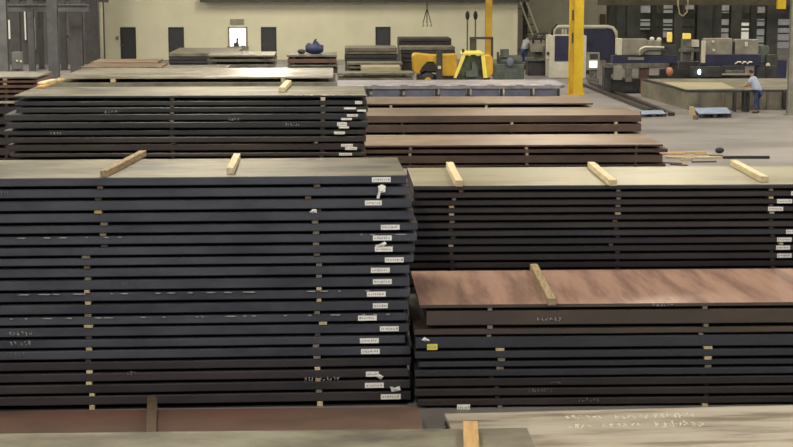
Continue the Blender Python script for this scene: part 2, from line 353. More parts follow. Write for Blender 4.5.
# ------------------------------------------------------------------ building columns
def hcol(px0, px1, Y, m, label, base=True, name='steel_column', z1=ZC, group=None):
    x0 = aY(px0, 40, Y).x; x1 = aY(px1, 40, Y).x; w = x1 - x0; d = max(w * .9, .25); t = max(.03, w * .12)
    e = empty(name, ((x0 + x1) / 2, Y + d / 2, 0), label, 'column', group)
    MB().box(x0, x1, Y, Y + t, 0, z1).build('front_flange', m, e); MB().box(x0, x1, Y + d - t, Y + d, 0, z1).build('rear_flange', m, e)
    MB().box((x0 + x1) / 2 - t / 2, (x0 + x1) / 2 + t / 2, Y + t, Y + d - t, 0, z1).build('web', m, e)
    if base: MB().box(x0 - .12, x1 + .12, Y - .12, Y + d + .12, 0, .04).build('base_plate', m, e)
    return e
gl = 'building columns of the left aisle'
for (a, b, Y, m, l) in [(-3, 7, 84, 'colgrey', 'grey steel column at the far left edge of the hall'),
                        (28, 34, 96, 'colgrey', 'slim grey column between two bright slit windows, left aisle'),
                        (11, 20, 97, 'colmid', 'taupe column behind the electric control box'),
                        (47.5, 57.5, 76, 'colgrey', 'broad light grey column, nearest in the left aisle'),
                        (38, 43, 99, 'colmid', 'taupe column just left of the broad light grey one'),
                        (60, 66, 98, 'colmid', 'taupe column just right of the broad light grey one'),
                        (69.5, 82, 92, 'colmid', 'wide taupe column with a small bright window behind'),
                        (85, 97, 95, 'colmid', 'wide taupe column beside the pale vertical pipe')]:
    hcol(a, b, Y, M[m], l, group=gl)
x = aY(101.3, 30, 102).x
pp = MB().tube([(x, 102, 0), (x, 102, ZC)], .11, 12).build('vertical_pipe', M['wallp'], smooth=True); tag(pp, 'cream vertical pipe at the left end of the cream wall', 'pipe')
for (t, b, Y, m, l, xa, xb) in [(4.5, 11.5, 90, 'colgrey', 'long grey crane girder crossing the left aisle', -40, 88), (-4, 2.5, 101, 'colmid', 'taupe roof beam behind the grey crane girder', -40, 108)]:
    p = aY(xa, t, Y); q = aY(xb, b, Y); e = MB(); h = p.z - q.z
    e.box(p.x, q.x, Y, Y + .4, p.z - .06, p.z).box(p.x, q.x, Y, Y + .4, q.z, q.z + .06).box(p.x, q.x, Y + .17, Y + .23, q.z, p.z)
    tag(e.build('crane_girder', M[m]), l, 'beam')
# braces in the aisle
mb = MB(); 
for (a, b) in [((60, 30), (70, 52)), ((82, 40), (72, 58))]:
    mb.tube([aY(*a, 97.6), aY(*b, 97.6)], .09, 6)
e = MB().tube([aY(66, 34, 93.3), aY(80, 44, 93.3), aY(74, 60, 93.3)], .12, 6).build('cross_brace', M['colgrey']); tag(e, 'bent grey brace fixed to the wide taupe column', 'brace')
mb.b.free()
# control box
p = aY(11.5, 52, 82); q = aY(22, 69, 82)
e = empty('control_box', ((p.x + q.x) / 2, 82.3, 0), 'grey electric control box with pale buttons on a post, far left', 'control box')
MB().box(p.x, q.x, 82, 82.35, q.z, p.z, .02).build('housing', M['colgrey'], e)
MB().box((p.x + q.x) / 2 - .08, (p.x + q.x) / 2 + .08, 82.1, 82.25, 0, q.z).build('post', M['colmid'], e)
for (u, v) in ((17, 61), (21, 61.5)):
    c = aY(u, v, 81.97); MB().ball(c, .06).build('button', M['mwhite'], e)
# right bay columns
gr = 'dark columns of the right bay'
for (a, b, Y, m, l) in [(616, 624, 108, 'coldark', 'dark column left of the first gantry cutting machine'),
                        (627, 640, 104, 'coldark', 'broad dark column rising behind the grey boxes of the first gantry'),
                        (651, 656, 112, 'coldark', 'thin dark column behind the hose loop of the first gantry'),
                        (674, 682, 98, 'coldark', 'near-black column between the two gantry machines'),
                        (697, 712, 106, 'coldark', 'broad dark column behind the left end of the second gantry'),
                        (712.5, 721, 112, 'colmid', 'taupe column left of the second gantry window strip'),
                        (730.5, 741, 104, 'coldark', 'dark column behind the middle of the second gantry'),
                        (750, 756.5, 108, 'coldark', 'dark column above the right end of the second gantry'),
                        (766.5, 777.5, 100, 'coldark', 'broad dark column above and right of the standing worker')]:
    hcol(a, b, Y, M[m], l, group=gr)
hcol(790.5, 797, 66.4, M['mgrey'], 'khaki grey column at the right edge of the cutting table')
p = aY(598, -6, 97); q = aY(860, 5, 97)
tag(MB().box(p.x, q.x, 97, 97.1, q.z, p.z).box(p.x, q.x, 96.9, 97.3, q.z, q.z + .05).build('roof_girder', M['olive']), 'olive brown girder across the top of the right bay', 'beam')
for (ya, yb, l) in [(13, 19, 'dark pipe rack rail crossing high behind the right bay columns'), (26, 28, 'thin dark rail crossing behind the right bay columns')]:
    p = aY(640, ya, 116); q = aY(830, yb, 116)
    tag(MB().box(p.x, q.x, 116, 116.2, q.z, p.z).build('cross_rail', M['coldark']), l, 'rail')
# yellow things
e = hcol(570.5, 583.5, 77.6, M['yellow'], 'tall bright yellow steel column on a bolted base', name='yellow_column')
x0 = aY(570.5, 40, 77.6).x; x1 = aY(583.5, 40, 77.6).x
g = MB(); g.prism([(x0 - .12, 0.04), (x0, .55), (x0, 0.04)], 77.75, 77.8, 'y'); g.prism([(x1 + .12, 0.04), (x1, .55), (x1, 0.04)], 77.75, 77.8, 'y'); g.build('gusset', M['yellow'], e)
g = MB().box(x0 - .02, x0 + .16, 77.5, 77.6, 0.04, ZC).build('side_channel', M['orange'], e)
for zz in (2.5, 3.6, 4.8): MB().box(x0 + .05, x0 + .12, 77.44, 77.5, zz, zz + .5).build('slot_cover', M['mdark'], e)
hcol(485.5, 492, 92, M['orange'], 'slim amber yellow post rising behind the forklift', name='yellow_post')
# hanging hook
Yh = 96
def at(px, py, Y=Yh): return aY(px, py, Y)
e = empty('crane_hook', at(427, 25), 'dark chain sling with hooks hanging in front of the cream wall', 'hook')
MB().tube([Vector((at(427, 8).x, at(427, 8).y, ZC)), at(427, 8)], .035, 6).build('cable', M['mdark'], e)
for dx in (-4, 0, 4):
    MB().tube([at(427, 8), at(427 + dx * .6, 17), at(427 + dx, 23.5)], .03, 6).build('chain', M['mdark'], e)
    c = at(427 + dx, 24); MB().tube([c, c + Vector((.05, 0, -.08)), c + Vector((0, 0, -.15)), c + Vector((-.06, 0, -.1))], .025, 6).build('hook', M['mdark'], e)
for px, l in ((467.5, 'left one of two black oval headed poles behind the forklift'), (475.5, 'right one of two black oval headed poles behind the forklift')):
    c = at(px, 15.5, 95); e = empty('signal_pole', (c.x, 95, 0), l, 'pole')
    MB().tube([(c.x, 95, 0), (c.x, 95, c.z)], .045, 8).build('pole', M['steel'], e)
    MB().ball(c, .13, (1, .7, 2.1)).build('head', M['rubber'], e, True)
# orange-yellow crane block at the top right
c0 = aY(778, -4, 90); c1 = aY(786, 9, 90)
e = empty('crane_block', (c0.x, 90, c1.z), 'yellow crane block with dark hook hanging at the top right corner', 'crane block')
MB().box(c0.x, c1.x, 90, 90.3, c1.z, c0.z + .2, .03).build('housing', M['yellow'], e)
MB().tube([((c0.x + c1.x) / 2, 90.15, c0.z + .2), ((c0.x + c1.x) / 2, 90.15, ZC)], .03, 6).build('cable', M['mdark'], e)
c = aY(783, 11, 90.15); MB().tube([c + Vector((0, 0, .1)), c + Vector((.08, 0, -.02)), c + Vector((.02, 0, -.14)), c + Vector((-.08, 0, -.06))], .04, 8).build('hook', M['mdark'], e)
# hose loop at the top
pts = [aY(*q, 93) for q in ((678, -30), (678, 5), (679.5, 14), (683, 16), (687, 12), (688, 0), (688, -30))]
tag(MB().tube(pts, .05, 8).build('hanging_hose', M['wood'], smooth=True), 'yellowish hose loop hanging above between the two gantry machines', 'hose')
def turned(objs, piv, ang):
    R = Matrix.Translation(piv) @ Matrix.Rotation(ang, 4, 'Z') @ Matrix.Translation(-piv)
    for o in objs: o.matrix_world = R @ Matrix.Translation(o.location)
before = set(bpy.data.objects)
# ------------------------------------------------------------------ MAIN STACK A (tall slate-grey left)
YA = 21.57
gA = [187.2, 199, 211.5, 223.5, 234.2, 245.4, 256.2, 266.6, 278, 290.5, 302.2, 314.5, 325.3, 337.2, 348, 359.5, 370.7, 382, 393.5, 405.5]
bA = []; t = 177.3
for g in gA: bA.append((t, g - 1.6)); t = g + 1.6
bA.append((408.6, 414))
endA = [0, .03, .06, .10, .15, .14, .11, .10, .04, .04, .05, .02, .0, .03, -.02, .05, .06, .02, .05, .06]
endA = [(random.uniform(-.1, .1), v) for v in endA]
lc = {'x': 88, 0: (100, 'wood_dark'), 1: (98, None), 2: (98, 'wood_orange', .1), 3: (104, 'wood_grey'), 4: (103, 'wood_grey'), 5: (104, None), 6: (86, 'wood_grey', .11), 7: (87, 'wood_dark'), 8: (88, 'wood_grey'), 9: (87, 'wood', .075), 10: (88, 'wood', .075), 11: (88, 'wood_grey'), 12: (88.5, 'wood', .12), 14: (89, 'wood', .08), 16: (89.5, 'wood_bright', .085), 17: (89, 'wood_bright', .08), 18: (92, 'wood_bright', .07), 19: (92, 'wood', .07)}
rc = {'x': 318, 0: (317, 'wood_dark'), 1: (308, 'wood_dark'), 3: (315, 'wood_grey'), 4: (316, 'wood_grey'), 5: (316, 'wood_grey'), 6: (317, 'wood_dark'), 7: (319, 'wood_grey'), 8: (319, 'wood_grey'), 9: (319, 'wood_bright', .07), 10: (319, 'wood', .065), 11: (317, 'wood_grey'), 12: (323, 'wood', .11), 14: (316, 'wood_grey'), 15: (317, 'wood_grey', .1), 16: (317.5, 'wood_bright', .075), 17: (318, 'wood', .075), 18: (319, 'wood_grey'), 19: (320, 'wood_bright', .08)}
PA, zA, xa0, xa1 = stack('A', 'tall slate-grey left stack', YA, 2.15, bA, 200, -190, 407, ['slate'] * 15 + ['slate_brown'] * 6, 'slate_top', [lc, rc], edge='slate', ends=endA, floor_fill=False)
tagsA = {0: (372, 391), 2: (365, 382), 4: (381, 400), 5: (373, 392), 6: (375, 393), 7: (385, 404), 8: (371, 390), 9: (373, 392), 10: (367, 386), 11: (373, 388), 12: (358, 377), 13: (380, 399), 14: (360, 379), 15: (361, 380), 17: (366, 379), 18: (365, 384), 19: (381, 401)}
for i, (a, b) in tagsA.items():
    y0, y1 = bA[i][0] - .9 + 1.2, bA[i][1] - .9
    label_tag(PA[i], a, y0 + .3, b, y0 + 5.2, YA - .014)
def crumple(parent, pts, Y, m='paper', name='torn_wrap', d=.04):
    mb = MB(); b = mb.b; vs = [b.verts.new(aY(x, y, Y - random.uniform(.015, d))) for x, y in pts]
    c = aY(sum(p[0] for p in pts) / len(pts), sum(p[1] for p in pts) / len(pts), Y - d - .02); cv = b.verts.new(c)
    bk = b.verts.new(Vector((c.x, Y, c.z)))
    for i in range(len(vs)): b.faces.new((vs[i], vs[(i + 1) % len(vs)], cv)); b.faces.new((vs[(i + 1) % len(vs)], vs[i], bk))
    return mb.build(name, M[m], parent)
crumple(PA[1], [(378, 187), (382, 185), (386, 187), (385.5, 193), (381, 193.5), (379.5, 199.5), (376.5, 199), (378.5, 192)], YA)
crumple(PA[2], [(309, 212.5), (313, 209.5), (316.5, 210), (317, 213.5), (312, 214)], YA)
crumple(PA[6], [(375, 246), (380, 245), (385, 242.5), (387, 245), (383, 248), (377, 249)], YA)
crumple(PA[17], [(376, 378), (380, 375.5), (384, 378), (381, 381)], YA)
crumple(PA[18], [(390, 388), (394, 390), (400, 387.5), (401, 392), (392, 393.5)], YA)
dashes(PA[5], 4, 130, 237, YA - .012, zA[5][0], 8)
dashes(PA[5], 350, 405, 235, YA - .012, zA[5][0], 3)
dashes(PA[10], 15, 380, 293, YA - .012, zA[10][0], 22)
dashes(PA[12], 0, 400, 316, YA - .012, zA[12][0], 24)
scribble(PA[1], 0, 190.5, 17, 194.5, YA - .014, 'chalk_dim')
scribble(PA[14], 9, 331 + 9, 33, 345, YA - .014, 'chalk')
scribble(PA[13], 9, 331, 33, 335, YA - .014, 'chalk')
scribble(PA[15], 2, 352, 26, 356, YA - .014, 'chalk_dim')
scribble(PA[17], 304, 378, 340, 382, YA - .014, 'chalk')
scribble(PA[9], 120, 281.5, 130, 285, YA - .014, 'chalk_dim')
scribble(PA[16], 126, 371, 137, 375, YA - .014, 'chalk_dim')
zt = zA[0][0]
beam_on('weathered brown timber lying skewed on the tall left stack', (147, 156.2), (104, 177), zt, .10, .09, 'wood_old')
beam_on('short pale timber lying on the tall left stack near its middle', (240, 159.5), (230.5, 174.5), zt, .10, .09, 'wood_bright')
turned([o for o in bpy.data.objects if o not in before and o.parent is None], aY(120, 300, YA), .022)
# ------------------------------------------------------------------ STACK B (red-brown topped)
YBs = 21.42
bB = [(304.4, 307.6), (311, 325.3), (329, 334.6), (337, 348), (351, 358), (361.5, 366.8), (369.6, 376), (378.5, 386), (388.7, 395.6), (399, 405.5), (409, 415)]
cb1 = {'x': 498, 0: (490, 'wood_grey'), 1: (490, 'wood_grey'), 2: (489, 'wood_grey', .06), 3: (500, 'wood', .12), 4: (501.5, 'wood_grey', .1), 5: (500, 'wood_grey', .1), 6: (492, None), 9: (500, 'wood_grey', .07)}
cb2 = {'x': 706, 0: (705, 'wood_grey'), 1: (706, 'wood_grey'), 2: (701, 'wood_grey', .06), 3: (708, 'wood', .12), 4: (708, 'wood', .1), 5: (708, 'wood_grey', .09), 6: (704, None), 9: (705, 'wood', .08)}
endB = [(-.0, 0), (.10, 0), (-.07, 0), (-.05, 0), (-.06, 0), (-.01, 0), (-.06, 0), (-.05, 0), (-.06, 0), (-.03, 0), (-.05, 0)]
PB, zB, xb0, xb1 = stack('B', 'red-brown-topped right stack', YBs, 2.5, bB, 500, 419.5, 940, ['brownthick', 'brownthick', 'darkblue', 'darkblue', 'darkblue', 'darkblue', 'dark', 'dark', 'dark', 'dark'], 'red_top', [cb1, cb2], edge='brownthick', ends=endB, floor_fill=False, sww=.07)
label_tag(PB[3], 427, 344, 437.5, 349.8, YBs - .014, 'yellow_tag')
crumple(PB[3], [(421.5, 340), (424, 337), (429, 339.5), (430, 341), (424, 341.5)], YBs)
scribble(PB[1], 536, 317, 562, 321, YBs - .014, 'chalk', 6)
scribble(PB[0], 652, 303.8, 674, 306, YBs - .014, 'chalk', 6)
scribble(PB[7], 528, 388.5, 553, 392, YBs - .014, 'chalk_dim')
scribble(PB[6], 550, 381.5, 562, 384, YBs - .014, 'chalk_dim')
scribble(PB[9], 578, 398, 600, 402, YBs - .014, 'chalk_dim')
label_tag(PB[9], 457, 404.5, 470, 410.5, YBs - .014, 'paper', name='hanging_label')
beam_on('long squared timber lying across the red-brown-topped right stack', (533.5, 270), (552, 305.6), zB[0][0], .115, .10, 'wood_old')
# ------------------------------------------------------------------ STACK C (khaki topped)
YC = 24.8
gC = [191.3, 199.2, 206.8, 214.3, 221.8, 229.7, 237.6, 245.6, 253.6, 261.6, 269.5]
bC = []; t = 185.8
for g in gC: bC.append((t, g - 1.2)); t = g + 1.2
c1 = {'x': 452, 0: (461, 'wood_dark'), 1: (454, 'wood_grey'), 2: (451.5, 'wood_orange', .08), 3: (451.5, 'wood', .08), 4: (452, 'wood_grey', .08), 7: (451, 'wood', .075)}
c2 = {'x': 617, 0: (618.5, 'wood_grey'), 1: (618.5, 'wood_grey'), 2: (618, 'wood_grey'), 3: (618, 'wood', .09), 4: (615, 'wood_dark'), 7: (611, 'wood_dark')}
c3 = {'x': 772, 0: (771, 'wood_grey'), 1: (771, 'wood', .07), 2: (771, 'wood_dark'), 3: (772, 'wood', .07), 7: (781, 'wood', .07)}
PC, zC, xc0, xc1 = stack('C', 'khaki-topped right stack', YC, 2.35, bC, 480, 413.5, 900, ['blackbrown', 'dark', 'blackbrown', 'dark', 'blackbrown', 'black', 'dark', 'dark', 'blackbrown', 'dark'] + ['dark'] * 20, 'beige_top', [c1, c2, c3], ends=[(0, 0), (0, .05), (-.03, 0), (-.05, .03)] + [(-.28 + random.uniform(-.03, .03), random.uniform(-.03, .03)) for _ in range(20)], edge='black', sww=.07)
for i, (a, b) in {1: (791, 803), 2: (777, 792), 3: (768, 783), 6: (786, 800), 7: (777, 791.5), 8: (776, 790), 9: (777, 791.5)}.items():
    y0 = bC[i][0] - 1.6; label_tag(PC[i], a, y0 + .3, b, y0 + 4.4, YC - .014)
zt = zC[0][0]
beam_on('pale squared timber, leftmost of three across the khaki-topped stack', (449.5, 167.6), (459, 186.6), zt, .12, .10)
beam_on('pale squared timber, middle one of three across the khaki-topped stack', (591, 167.5), (613, 186), zt, .12, .10)
beam_on('pale squared timber, rightmost of three across the khaki-topped stack', (733, 165.5), (764.5, 182.5), zt, .12, .10)
# ------------------------------------------------------------------ STACK D (black, behind A)
YD = 32.0
bD = [(95.6, 97.6), (101, 105.4), (107.3, 112.2), (114, 120), (122, 127.8), (130.3, 134.8), (137, 142.3), (144.2, 150.4), (153, 156.6)]
d1 = {'x': 172, 0: (172, None), 1: (172, 'wood_dark'), 2: (172, 'wood_grey'), 3: (172, 'wood_grey')}
d2 = {'x': 322, 0: (323, 'wood_bright', .09), 1: (323, 'wood_grey'), 2: (323, 'wood_grey'), 3: (323, 'wood_dark'), 6: (316, 'wood_grey')}
px = 1 / 49.8
endD = [(0, 0), (2 * px, 0), (4 * px, 2 * px), (-8 * px, -2 * px), (-6 * px, 2 * px), (-10*px, 0), (-4 * px, 0), (-6 * px, -2 * px), (-4*px, 0)]
PD, zD, xd0, xd1 = stack('D', 'black stack behind tall slate one', YD, 2.5, bD, 200, 12, 366, ['black', 'black', 'black', 'black', 'black', 'blackbrown', 'blackbrown', 'blackbrown'] + ['dark'] * 20, 'slate_top', [d1, d2], edge='black', ends=endD, pitch=.155)
for i, a, y, b, y2 in [(1, 355, 101, 362, 104), (2, 344, 107.3, 356, 109.3), (2, 357, 109.6, 366, 111.6), (3, 347, 114.2, 358, 116.6), (3, 341, 118, 352, 120), (4, 337, 122.3, 347, 126.2), (4, 339, 126.5, 349, 128.2), (5, 334, 131.6, 345, 134.2), (7, 341, 144, 353, 146.6), (7, 345, 147, 357, 149.8), (8, 339, 153, 352, 155.4)]:
    label_tag(PD[i], a, y, b, y2, YD - .014, ink=(y2 - y > 2.3))
scribble(PD[3], 104, 110, 118, 113.5, YD - .014, 'chalk'); scribble(PD[5], 50, 132, 62, 135, YD - .014, 'chalk'); scribble(PD[4], 228, 117.5, 240, 121, YD - .014, 'chalk'); scribble(PD[4], 285, 123, 300, 126, YD - .014, 'chalk')
dashes(PD[0], 285, 366, 96, YD - .004, zD[0][0] + .012, 14, 'chalk_bright', 'bright_edge_chips')
scribble(PD[1], 82, 101.5, 90, 104, YD - .014, 'chalk_dim')
o = beam_on('short yellow timber sticking out on the black stack behind the tall left one', (288.5, 84.6), (282, 92), zD[0][0] + .003, .13, .10, 'wood_bright')
# scattered lumber at D's left end
zt = zD[0][0]
for k, (a, b, m, l) in enumerate([((40, 88.5), (62, 80.5), 'wood_orange', 'orange-yellow board end on the left end of the black stack, lowest of the scraps'),
                               ((41, 84.5), (55, 81), 'wood_bright', 'bright yellow splintered board on the left end of the black stack')]):
    beam_on(l, a, b, zt + (0, .053)[k], .16, .05, m)
# ------------------------------------------------------------------ STACK E (pale plate behind D)
YE = 37.4
bE = [(76.6, 78.6), (82.4, 87.5), (90, 94)]
e1 = {'x': 113, 0: (113, 'wood', .12), 1: (113, None)}; e2 = {'x': 283, 0: (283, 'wood', .1)}
PE, zE, xe0, xe1 = stack('E', 'pale-topped stack behind the black one', YE, 3.3, bE, 200, 60, 333, ['greytop', 'blackbrown'] + ['dark'] * 20, 'pale_plate', [e1, e2], pitch=.2, ends=[(0, 0), (-.35, .1), (0, 0)])
# ------------------------------------------------------------------ STACK F (far left rusty)
YF = 47
bF = [(77, 78.5), (80.5, 83), (85, 88), (90, 93), (95, 98), (101, 103.5)]
PF, zF, _, _ = stack('F', 'rusty stack at the left edge', YF, 2.6, bF, 20, -150, 36, ['rust', 'rust', 'rust', 'rust', 'pale_plate'] + ['dark'] * 20, 'greytop', [{'x': 5, 0: (5, 'wood', .12), 1: (5, 'wood', .1)}], pitch=.17, ends=[(0, 0), (0, .06), (0, -.1), (0, -.25), (0, -.4), (0, -.5)])
zt = zF[0][0]
beam_on('brown timber offcut lying on the rusty stack at the left edge', (44, 76.5), (38, 79), zt, .3, .06, 'wood') if False else None
# ------------------------------------------------------------------ brown stacks N (right mid)
def pstack(desc, Yf, bands, yb, pref, lx, rx, mats, topmat, cols, **k):
    T = aY(pref, bands[0][0], Yf).z; dep = k.pop('depth', None) or (aZ(pref, yb, T).y - Yf)
    return stack('', desc, Yf, dep, bands, pref, lx, rx, mats, topmat, cols, **k)
P3, z3, _, _ = pstack('nearest tan stack beside the aisle', 48.7, [(145, 147), (149.5, 153), (155.5, 163), (165, 167)], 134.5, 500, 300, 663, ['brown', 'brown', 'brown'], 'tan_top', edge='brown', cols=[{'x': 411, 0: (410.5, 'wood_grey'), 1: (410, 'wood', .08)}, {'x': 527, 0: (526.5, 'wood', .08), 1: (527, 'wood'), 2: (527, 'wood_grey')}, {'x': 636}], floor_fill=False, ends=[(0, 0), (0, .15), (0, 0), (0, .1)])
P2, z2, _, _ = pstack('middle tan stack by the aisle', 58.6, [(115.5, 122.3), (124.5, 132), ], 107.5, 500, 300, 641, ['brown', 'brown'], 'tan_top', edge='brown', cols=[{'x': 403}, {'x': 512, 0: (512, 'wood', .1)}, {'x': 615, 0: (616, 'wood', .12), 1: (616, 'wood', .1)}], floor_fill=False)
P1_, z1_, _, _ = pstack('farthest tan stack by lavender bed', 66.8, [(103.4, 105), (108, 111)], 96.3, 500, 300, 593, ['brown'], 'tan_top', edge='brown', cols=[{'x': 391, 0: (391, 'wood', .1)}, {'x': 487, 0: (486.5, 'wood', .1)}], floor_fill=False)
# ------------------------------------------------------------------ foreground plates
PR, zR, _, _ = stack('R', 'low red stack at lower left', 18.15, 2.3, [(462, 466), (470, 474), (478, 482)], 200, -260, 428, ['dark'], 'redplate', [{'x': 120}, {'x': 300}], floor_fill=False)
beam_on('dark brown timber standing proud across the low red plate', (152.5, 404), (151, 446), zR[0][0], .13, .11, 'wood_dark')
zRt = zR[0][0]
PP, zP, _, _ = stack('P', 'nearest stack at the bottom edge', 15.3, 2.62, [(506, 511), (516, 522), (528, 534)], 200, -300, 558, ['dark'], 'greyplate', [{'x': 100}, {'x': 470}], floor_fill=False)
zPt = zP[0][0]
beam_on('ochre squared timber at the bottom edge lying on the nearest plate', (470.3, 431), (472, 470), zPt, .17, .12, 'wood_orange')
# thin torn sheet on P (darker right half)
# white chalked plate stack, slightly turned
def turned(objs, piv, ang):
    R = Matrix.Translation(piv) @ Matrix.Rotation(ang, 4, 'Z') @ Matrix.Translation(-piv)
    for o in objs: o.matrix_world = R @ Matrix.Translation(o.location)
before = set(bpy.data.objects)
PWh, zW, xw_0, xw_1 = stack('W', 'chalk-marked pale stack at lower right', 17.9, 2.0, [(459, 463), (467, 471), (475, 479)], 600, 466, 1000, ['dark'], 'white_plate', [{'x': 500}, {'x': 720}], floor_fill=False)
T = zW[0][0]
# chalk writing on its top surface (rows of hand strokes)
mb = MB(); random.seed(21)
for (xa, xb, ya, yb, n) in [(572, 590, 417, 421, 3), (592, 612, 417.5, 421.5, 3), (622, 657, 417.5, 421.5, 6), (662, 705, 416, 421, 7), (573, 598, 426, 430, 4), (608, 650, 425.5, 430, 6), (660, 712, 424, 431, 7)]:
    for i in range(n):
        cx = xa + (xb - xa) * (i + .15) / n; cw = (xb - xa) / n * .75
        for s in range(3):
            a = aZ(cx + cw * random.random(), random.uniform(ya, yb), T + .003); b = aZ(cx + cw * random.random(), random.uniform(ya, yb), T + .003)
            if (a - b).length > .02: mb.tube([a, b], .009, 4)
mb.build('chalk_writing', M['chalk_bright'], PWh[0])['kind'] = 'stuff'
new = [o for o in bpy.data.objects if o not in before and o.parent is None]
turned(new, aY(459, 459, 17.9), .05)
# ------------------------------------------------------------------ far stacks
pstack('low brown stack below left doors', 74, [(62.5, 64), (66, 68)], 58, 110, 90, 157, ['rust'], 'drab_top', [{'x': 105}, {'x': 150}], depth=3.0, pitch=.3)
pstack('low russet stack by grey columns', 62, [(67, 69), (72, 74)], 64, 110, 80, 160, ['rust'], 'drab_top', [{'x': 95}, {'x': 145}], depth=2.6, pitch=.3)
pstack('grey block stack before the second door', 84, [(53.2, 63.6)], 48.5, 200, 169, 238, ['door'], 'black', [{'x': 175}, {'x': 230}], pitch=.62, depth=5) if False else None
pH, zH, _, _ = pstack('dark blocky stack below second door', 84, [(53.2, 56.5), (57, 60), (60.5, 63.5)], 48.5, 200, 169, 236, ['darkblue', 'darkblue'] + ['darkblue'] * 9, 'greytop', [{'x': 178}, {'x': 228}], pitch=.19, depth=6)
pI, zI, _, _ = pstack('three-tier grey stack below hatch', 76, [(55.2, 57.2), (59.2, 61.8), (64.5, 68)], 52, 240, 207, 274, ['greytop', 'greytop'] + ['dark'] * 9, 'greytop', [{'x': 215}, {'x': 265}], pitch=.26, depth=3.5)
pstack('low beige stack by three-tier one', 72, [(69, 71)], 64.5, 190, 160, 226, ['dark'] * 5, 'greytop', [{'x': 175}, {'x': 215}], pitch=.28, depth=3)
pJ, zJ, _, _ = pstack('brown stack carrying navy tarp', 82, [(55, 57), (59, 63), (65, 66.5)], 52, 310, 287, 337, ['rust', 'greytop'] + ['dark'] * 5, 'greytop', [{'x': 293}, {'x': 331}], pitch=.25, depth=3)
pK, zK, _, _ = pstack('black stack below the fourth door', 92, [(48, 51.5), (52, 54), (54.6, 58), (58.5, 61)], 45.5, 370, 345, 397.5, ['greytop', 'black', 'black'] + ['black'] * 6, 'greytop', [{'x': 352}, {'x': 390}], pitch=.17, depth=3.2)
pL, zL, _, _ = pstack('rearmost dark stack behind the forklift', 100, [(38.5, 41.5), (42, 44.5), (45, 47)], 37.6, 425, 399, 451, ['dark', 'dark'] + ['dark'] * 14, 'blackbrown', [{'x': 405}, {'x': 445}], pitch=.17, depth=3)
pL2, zL2, _, _ = pstack('dark stack directly behind the forklift', 95, [(47, 50), (50.5, 53.5), (54, 58), (58.5, 62)], 46, 425, 401, 455, ['blackbrown', 'dark', 'dark'] + ['dark'] * 6, 'greytop', [{'x': 407}, {'x': 449}], pitch=.2, depth=2.6)
pstack('khaki stack left of forklift', 83, [(67, 74.5)], 65, 380, 361, 401, ['greytop'], 'tablesheet', [{'x': 366}, {'x': 396}], pitch=.45, depth=2)
pstack('low beige stack behind khaki one', 88, [(63, 65), (66.5, 68)], 61.5, 375, 347, 402, ['greytop'] * 3, 'greytop', [{'x': 352}, {'x': 396}], pitch=.25, depth=2)
pstack('low grey stack behind lavender bed', 80, [(73, 75), (78, 80)], 69.5, 360, 338, 414, ['greytop'] * 3, 'greytop', [{'x': 345}, {'x': 405}], pitch=.25, depth=1.8)
# navy tarp bundle
zt = zJ[0][0]; c = aY(314.5, 53.5, 83.2)
mb = MB(); mb.ball((0, 0, .28), .5, (1, .8, .62), 16)
for v in mb.b.verts:
    v.co.x *= 1 + .08 * math.sin(v.co.z * 17 + v.co.y * 9); v.co.z = max(0, v.co.z * (1 + .12 * math.sin(v.co.x * 14)))
    v.co += Vector((c.x, 83.2, zt))
mb.tube([(c.x + .0, 83.2, zt + .5), (c.x + .05, 83.2, zt + .72), (c.x + .12, 83.2, zt + .76)], [.12, .06, .03], 6)
o = mb.build('tarp_bundle', M['bluetarp'], smooth=True); tag(o, 'navy blue tied tarp bundle lying on the brown stack by the cream wall', 'tarp')
o = MB().ball((aY(301.5, 52, 83).x, 83, zt + .13), .16, (1.3, 1, .8)).build('rag_heap', M['mdark'], smooth=True); tag(o, 'small dark rag heap left of the navy tarp bundle', 'rag')
# ------------------------------------------------------------------ long lavender bed
Yb = 74; p = aY(300, 86.2, Yb); q = aY(566, 86.2, Yb); zt = p.z
e = empty('roller_bed', ((p.x + q.x) / 2, Yb + 1.2, 0), 'long lavender-grey machine bed with dull blue side panels, behind tan stacks', 'machine bed')
yb2 = aZ(430, 79.8, zt).y
MB().prism([(p.x, Yb), (q.x - .3, Yb), (q.x, Yb + .5), (q.x, yb2), (p.x, yb2)], zt - .14, zt).build('bed_top', M['lav'], e)
for i in range(14):
    xx = aY(362 + i * 14.5, 84, Yb).x
    MB().box(xx - .22, xx + .1, Yb + .12, Yb + .5, zt, zt + .012).build('slot_plate', M['mdark'] if i % 2 else M['mwhite'], e)
xs = [300, 372, 405, 440, 472, 505, 535, 562]
for i in range(len(xs) - 1):
    a = aY(xs[i], 90, Yb).x; b = aY(xs[i + 1], 90, Yb).x
    MB().box(a, b - .25, Yb + .15, Yb + .2, .1, zt - .14).build('side_panel', M['bluep'], e)
    MB().box(b - .22, b - .1, Yb + .02, Yb + .3, 0, zt - .14).build('leg', M['mdark'], e)
    MB().box(b - .22, b - .1, yb2 - .3, yb2 - .05, 0, zt - .14).build('leg', M['mdark'], e)
